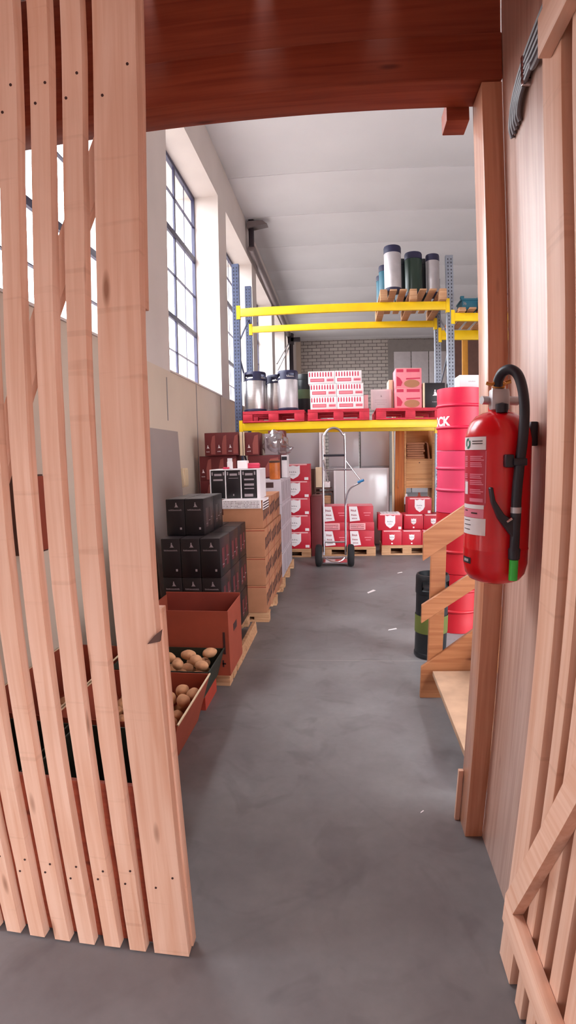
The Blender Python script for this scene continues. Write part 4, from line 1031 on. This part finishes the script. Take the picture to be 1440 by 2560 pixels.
def tray(name, label, x0, x1, y0, y1, z0, z1, m, flare=.09, wall=.006, rim=None, grp=None):
    t = thing(name, label, 'crate', ((x0+x1)/2, y0, z0), group=grp)
    hw, D, H = (x1-x0)/2, y1-y0, z1-z0
    bm = NB()
    bx(bm, -hw+flare, hw-flare, .01, D-.01, 0, .006)
    for s in (-1, 1):
        prism(bm, [(s*(hw-flare), 0), (s*hw, H), (s*(hw-wall), H), (s*(hw-flare-wall), .0)], 0, D, 'y')
    for y in (0, D-wall):
        prism(bm, [(-hw+flare+wall, .006), (hw-flare-wall, .006), (hw-wall, H), (-hw+wall, H)], y, y+wall, 'y')
    obj('tray', bm, m, t)
    if rim:
        bm = NB()
        for s in (-1, 1): bx(bm, s*hw-.004, s*hw+.004, 0, D, H-.003, H+.004)
        obj('rim', bm, rim, t)
    return t
tray('potato_tray', 'reddish cardboard tray with a few potatoes, nearest behind the fence', -1.40, -.765, 2.18, 2.80, 0, .30, KRAFTR, .09, rim=CREAMBOX)
bm = NB(); prism(bm, [(-1.30, .0), (-.84, .0), (-.84, .115), (-1.30, .115)], 2.93, 3.22, 'y'); t = obj('flat_red_crate', bm, REDCR); tag(t, 'flat orange-red crate on the floor under the dark green potato crate', 'crate')
tray('potato_crate', 'dark green crate full of potatoes in front of the open cardboard box', -1.38, -.775, 2.815, 3.22, .118, .30, GREENCR, .05, rim=GREENCR)
tray('potato_tray', 'reddish cardboard tray with potatoes by the wall, behind the slats', -1.885, -1.42, 2.18, 3.2, 0, .30, KRAFTR, .03, rim=CREAMBOX)
tray('dark_crate', 'low dark green crate right behind the wide end board of the fence', -1.20, -.77, 1.45, 2.06, 0, .34, GREENCR, .03, rim=GREENCR)
tray('dark_crate', 'low dark green crate by the wall behind the narrow slats', -1.72, -1.24, 1.45, 2.06, 0, .34, GREENCR, .03, rim=GREENCR)
rp = random.Random(11)
def potato(x, y, z, s, label, grp):
    bm = NB(); bmesh.ops.create_icosphere(bm, subdivisions=3, radius=1)
    o_ = Vector((rp.random()*9, rp.random()*9, rp.random()*9)); rz = Matrix.Rotation(rp.random()*PI, 3, 'Z')@Matrix.Rotation(rp.uniform(-.3, .3), 3, 'X')
    e = rp.uniform(1.05, 1.35)
    for v in bm.verts:
        v.co *= 1+.10*noise.noise(v.co*1.4+o_); v.co = rz@Vector((v.co.x*e*s, v.co.y*s*.92, v.co.z*s*.85))
    for f_2 in bm.faces: f_2.smooth = True
    p_ = obj('potato', bm, POTATO, loc=(x, y, z)); tag(p_, label, 'potato', grp)
def bed(x0, x1, y0, y1, z, n, s, label, grp):
    """two loose layers in a tray"""
    k = 0; nx = max(1, int((x1-x0)/(2.3*s))); ny = max(1, int((y1-y0)/(2.2*s)))
    for j in range(ny):
        for i in range(nx):
            if k >= n: return
            potato(x0+(i+.5)*(x1-x0)/nx+rp.uniform(-.006, .006), y0+(j+.5)*(y1-y0)/ny+rp.uniform(-.006, .006), z+rp.uniform(-.004, .006), s*rp.uniform(.88, 1.05), label, grp); k += 1
bed(-1.22, -.95, 2.32, 2.66, .040, 40, .037, 'potato in the bottom layer of the nearest reddish tray', 'potatoes in the nearest tray, bottom layer')
bed(-1.25, -.885, 2.32, 2.74, .108, 40, .036, 'potato in the second layer of the nearest reddish tray', 'potatoes in the nearest tray, second layer')
bed(-1.28, -.845, 2.30, 2.74, .172, 40, .036, 'potato in the third layer of the nearest reddish tray', 'potatoes in the nearest tray, third layer')
for i, (x, y, z, lb) in enumerate(((-.826, 2.655, .236, 'right-hand potato of the four on top in the nearest tray'), (-.90, 2.69, .238, 'rearmost potato of the four on top in the nearest tray'),
        (-.858, 2.565, .238, 'front right potato of the four on top in the nearest tray'), (-.945, 2.59, .236, 'front left potato of the four on top in the nearest tray'))):
    potato(x, y, z, .040, lb, 'potatoes on top in the nearest tray')
bed(-1.31, -.85, 2.85, 3.19, .165, 40, .038, 'potato in the bottom layer of the dark green crate', 'potatoes in the green crate, bottom layer')
bed(-1.30, -.83, 2.86, 3.17, .235, 40, .038, 'potato in the top layer of the dark green crate', 'potatoes in the green crate, top layer')
for x, y in ((-.97, 3.07), (-.845, 3.12), (-1.08, 3.02), (-.90, 2.99), (-.84, 2.90), (-.99, 2.91)):
    potato(x, y, .305, .037, 'potato heaped on top in the dark green crate', 'potatoes heaped in the green crate')
bed(-1.79, -1.51, 2.30, 3.08, .05, 60, .042, 'potato in the wall-side tray seen between the slats', 'potatoes in the wall-side tray')

# grey board leaning on the wall and other left-wall things
bm = NB(); prism(bm, [(-1.894, 1.84), (-1.876, 1.84), (-1.80, 0), (-1.818, 0)], 4.98, 5.98, 'y'); t = obj('grey_board', bm, GREYP); tag(t, 'large grey board leaning on the wall behind the black wine cartons', 'board')
bm = NB(); bx(bm, -1.898, -1.84, 6.02, 6.2, 1.2, 1.42, .003); bx(bm, -1.84, -1.83, 6.04, 6.18, 1.22, 1.4); t = obj('junction_box', bm, CREAMBOX); tag(t, 'small cream junction box on the wall beside the grey board', 'box')
bm = NB(); bx(bm, -1.898, -1.70, 2.60, 2.80, 1.02, 1.46, .004); t = thing('wall_box', 'brown wooden box fixed to the wall, seen between the slats', 'box', (0, 0, 0)); obj('carcass', bm, DUSK, t)
bm = NB(); bx(bm, -1.699, -1.69, 2.61, 2.79, 1.03, 1.45, .002); obj('door', bm, KRAFTR, t)

# ------------------------------------------------------------------ timber stair on the right
st = thing('timber_stair', 'short timber stair with plank handrails climbing to the right, behind the post', 'stair', (.48, 3.17, 0))
sx, sy = .48, 3.17
def SP(pts, y0, y1, name, m=STAIRW):
    bm = NB(); prism(bm, [(a-sx, c) for a, c in pts], y0-sy, y1-sy, 'y', bev=.0015); return obj(name, bm, m, st)
k_ = (.43-.20)/(.763-.47)
SP([(.478, 0), (.62, 0), (2.3, .0+1.68*k_), (2.3, .20+1.82*k_), (.478, .205)], 3.17, 3.20, 'stringer')
SP([(.66, 0), (.80, 0), (2.3, .0+1.5*k_), (2.3, .20+1.64*k_), (.66, .20)], 2.16, 2.19, 'stringer')
s1 = (1.233-1.056)/(.724-.464)
SP([(.464, .888), (.464, 1.056), (2.2, 1.056+s1*1.736), (2.2, .888+s1*1.736)], 3.14, 3.168, 'handrail_board')
s2 = (.825-.616)/(.77-.464)
SP([(.464, .503), (.464, .616), (2.2, .616+s2*1.736), (2.2, .503+s2*1.736)], 3.14, 3.168, 'handrail_board')
SP([(.522, .22), (.612, .26), (.612, 1.14), (.522, 1.08)], 3.2, 3.24, 'newel')
SP([(1.5, .85), (1.59, .9), (1.59, 1.80), (1.5, 1.74)], 3.2, 3.24, 'newel')
for k in range(6):
    x = .544+.27*k; z = .195+.20*k
    bm = NB(); bx(bm, x-sx, x+.30-sx, 2.192-sy, 3.138-sy, z-.03, z, .002); o_ = obj('tread', bm, SHELFW if k else mat('dusty_tread', (176, 142, 116), .7, var=.25, scale=5), st)
bm = NB(); bx(bm, .7-sx, 2.3-sx, 2.192-sy, 2.22-sy, 0, .02); obj('foot_batten', bm, STAIRW, st)

bm = NB(); bx(bm, -1.88, 4.5, 3.80, 3.806, .0002, .0008); struct('trim_5', bm, LINTEL)
# small litter on the floor
for k, (x, y, a, lb) in enumerate(((.30, 5.9, .5, 'white scrap of paper in the middle of the aisle'), (.42, 4.55, 0, 'white chip on the aisle floor near the black keg'), (.34, 2.02, .3, 'tiny white chip on the floor near the post foot'), (.72, 6.9, .2, 'white scrap on the floor in front of the shield cartons'))):
    bm = NB(); w = [.09, .05, .012, .05][k]
    prism(bm, [(-w, 0), (w*.8, -w*.25), (w, w*.2), (-w*.6, w*.3)], 0, .0015, 'z'); t = obj('paper_scrap', bm, PAPER, loc=(x, y, .0006)); t.rotation_euler = (0, 0, a+.6); tag(t, lb, 'scrap')
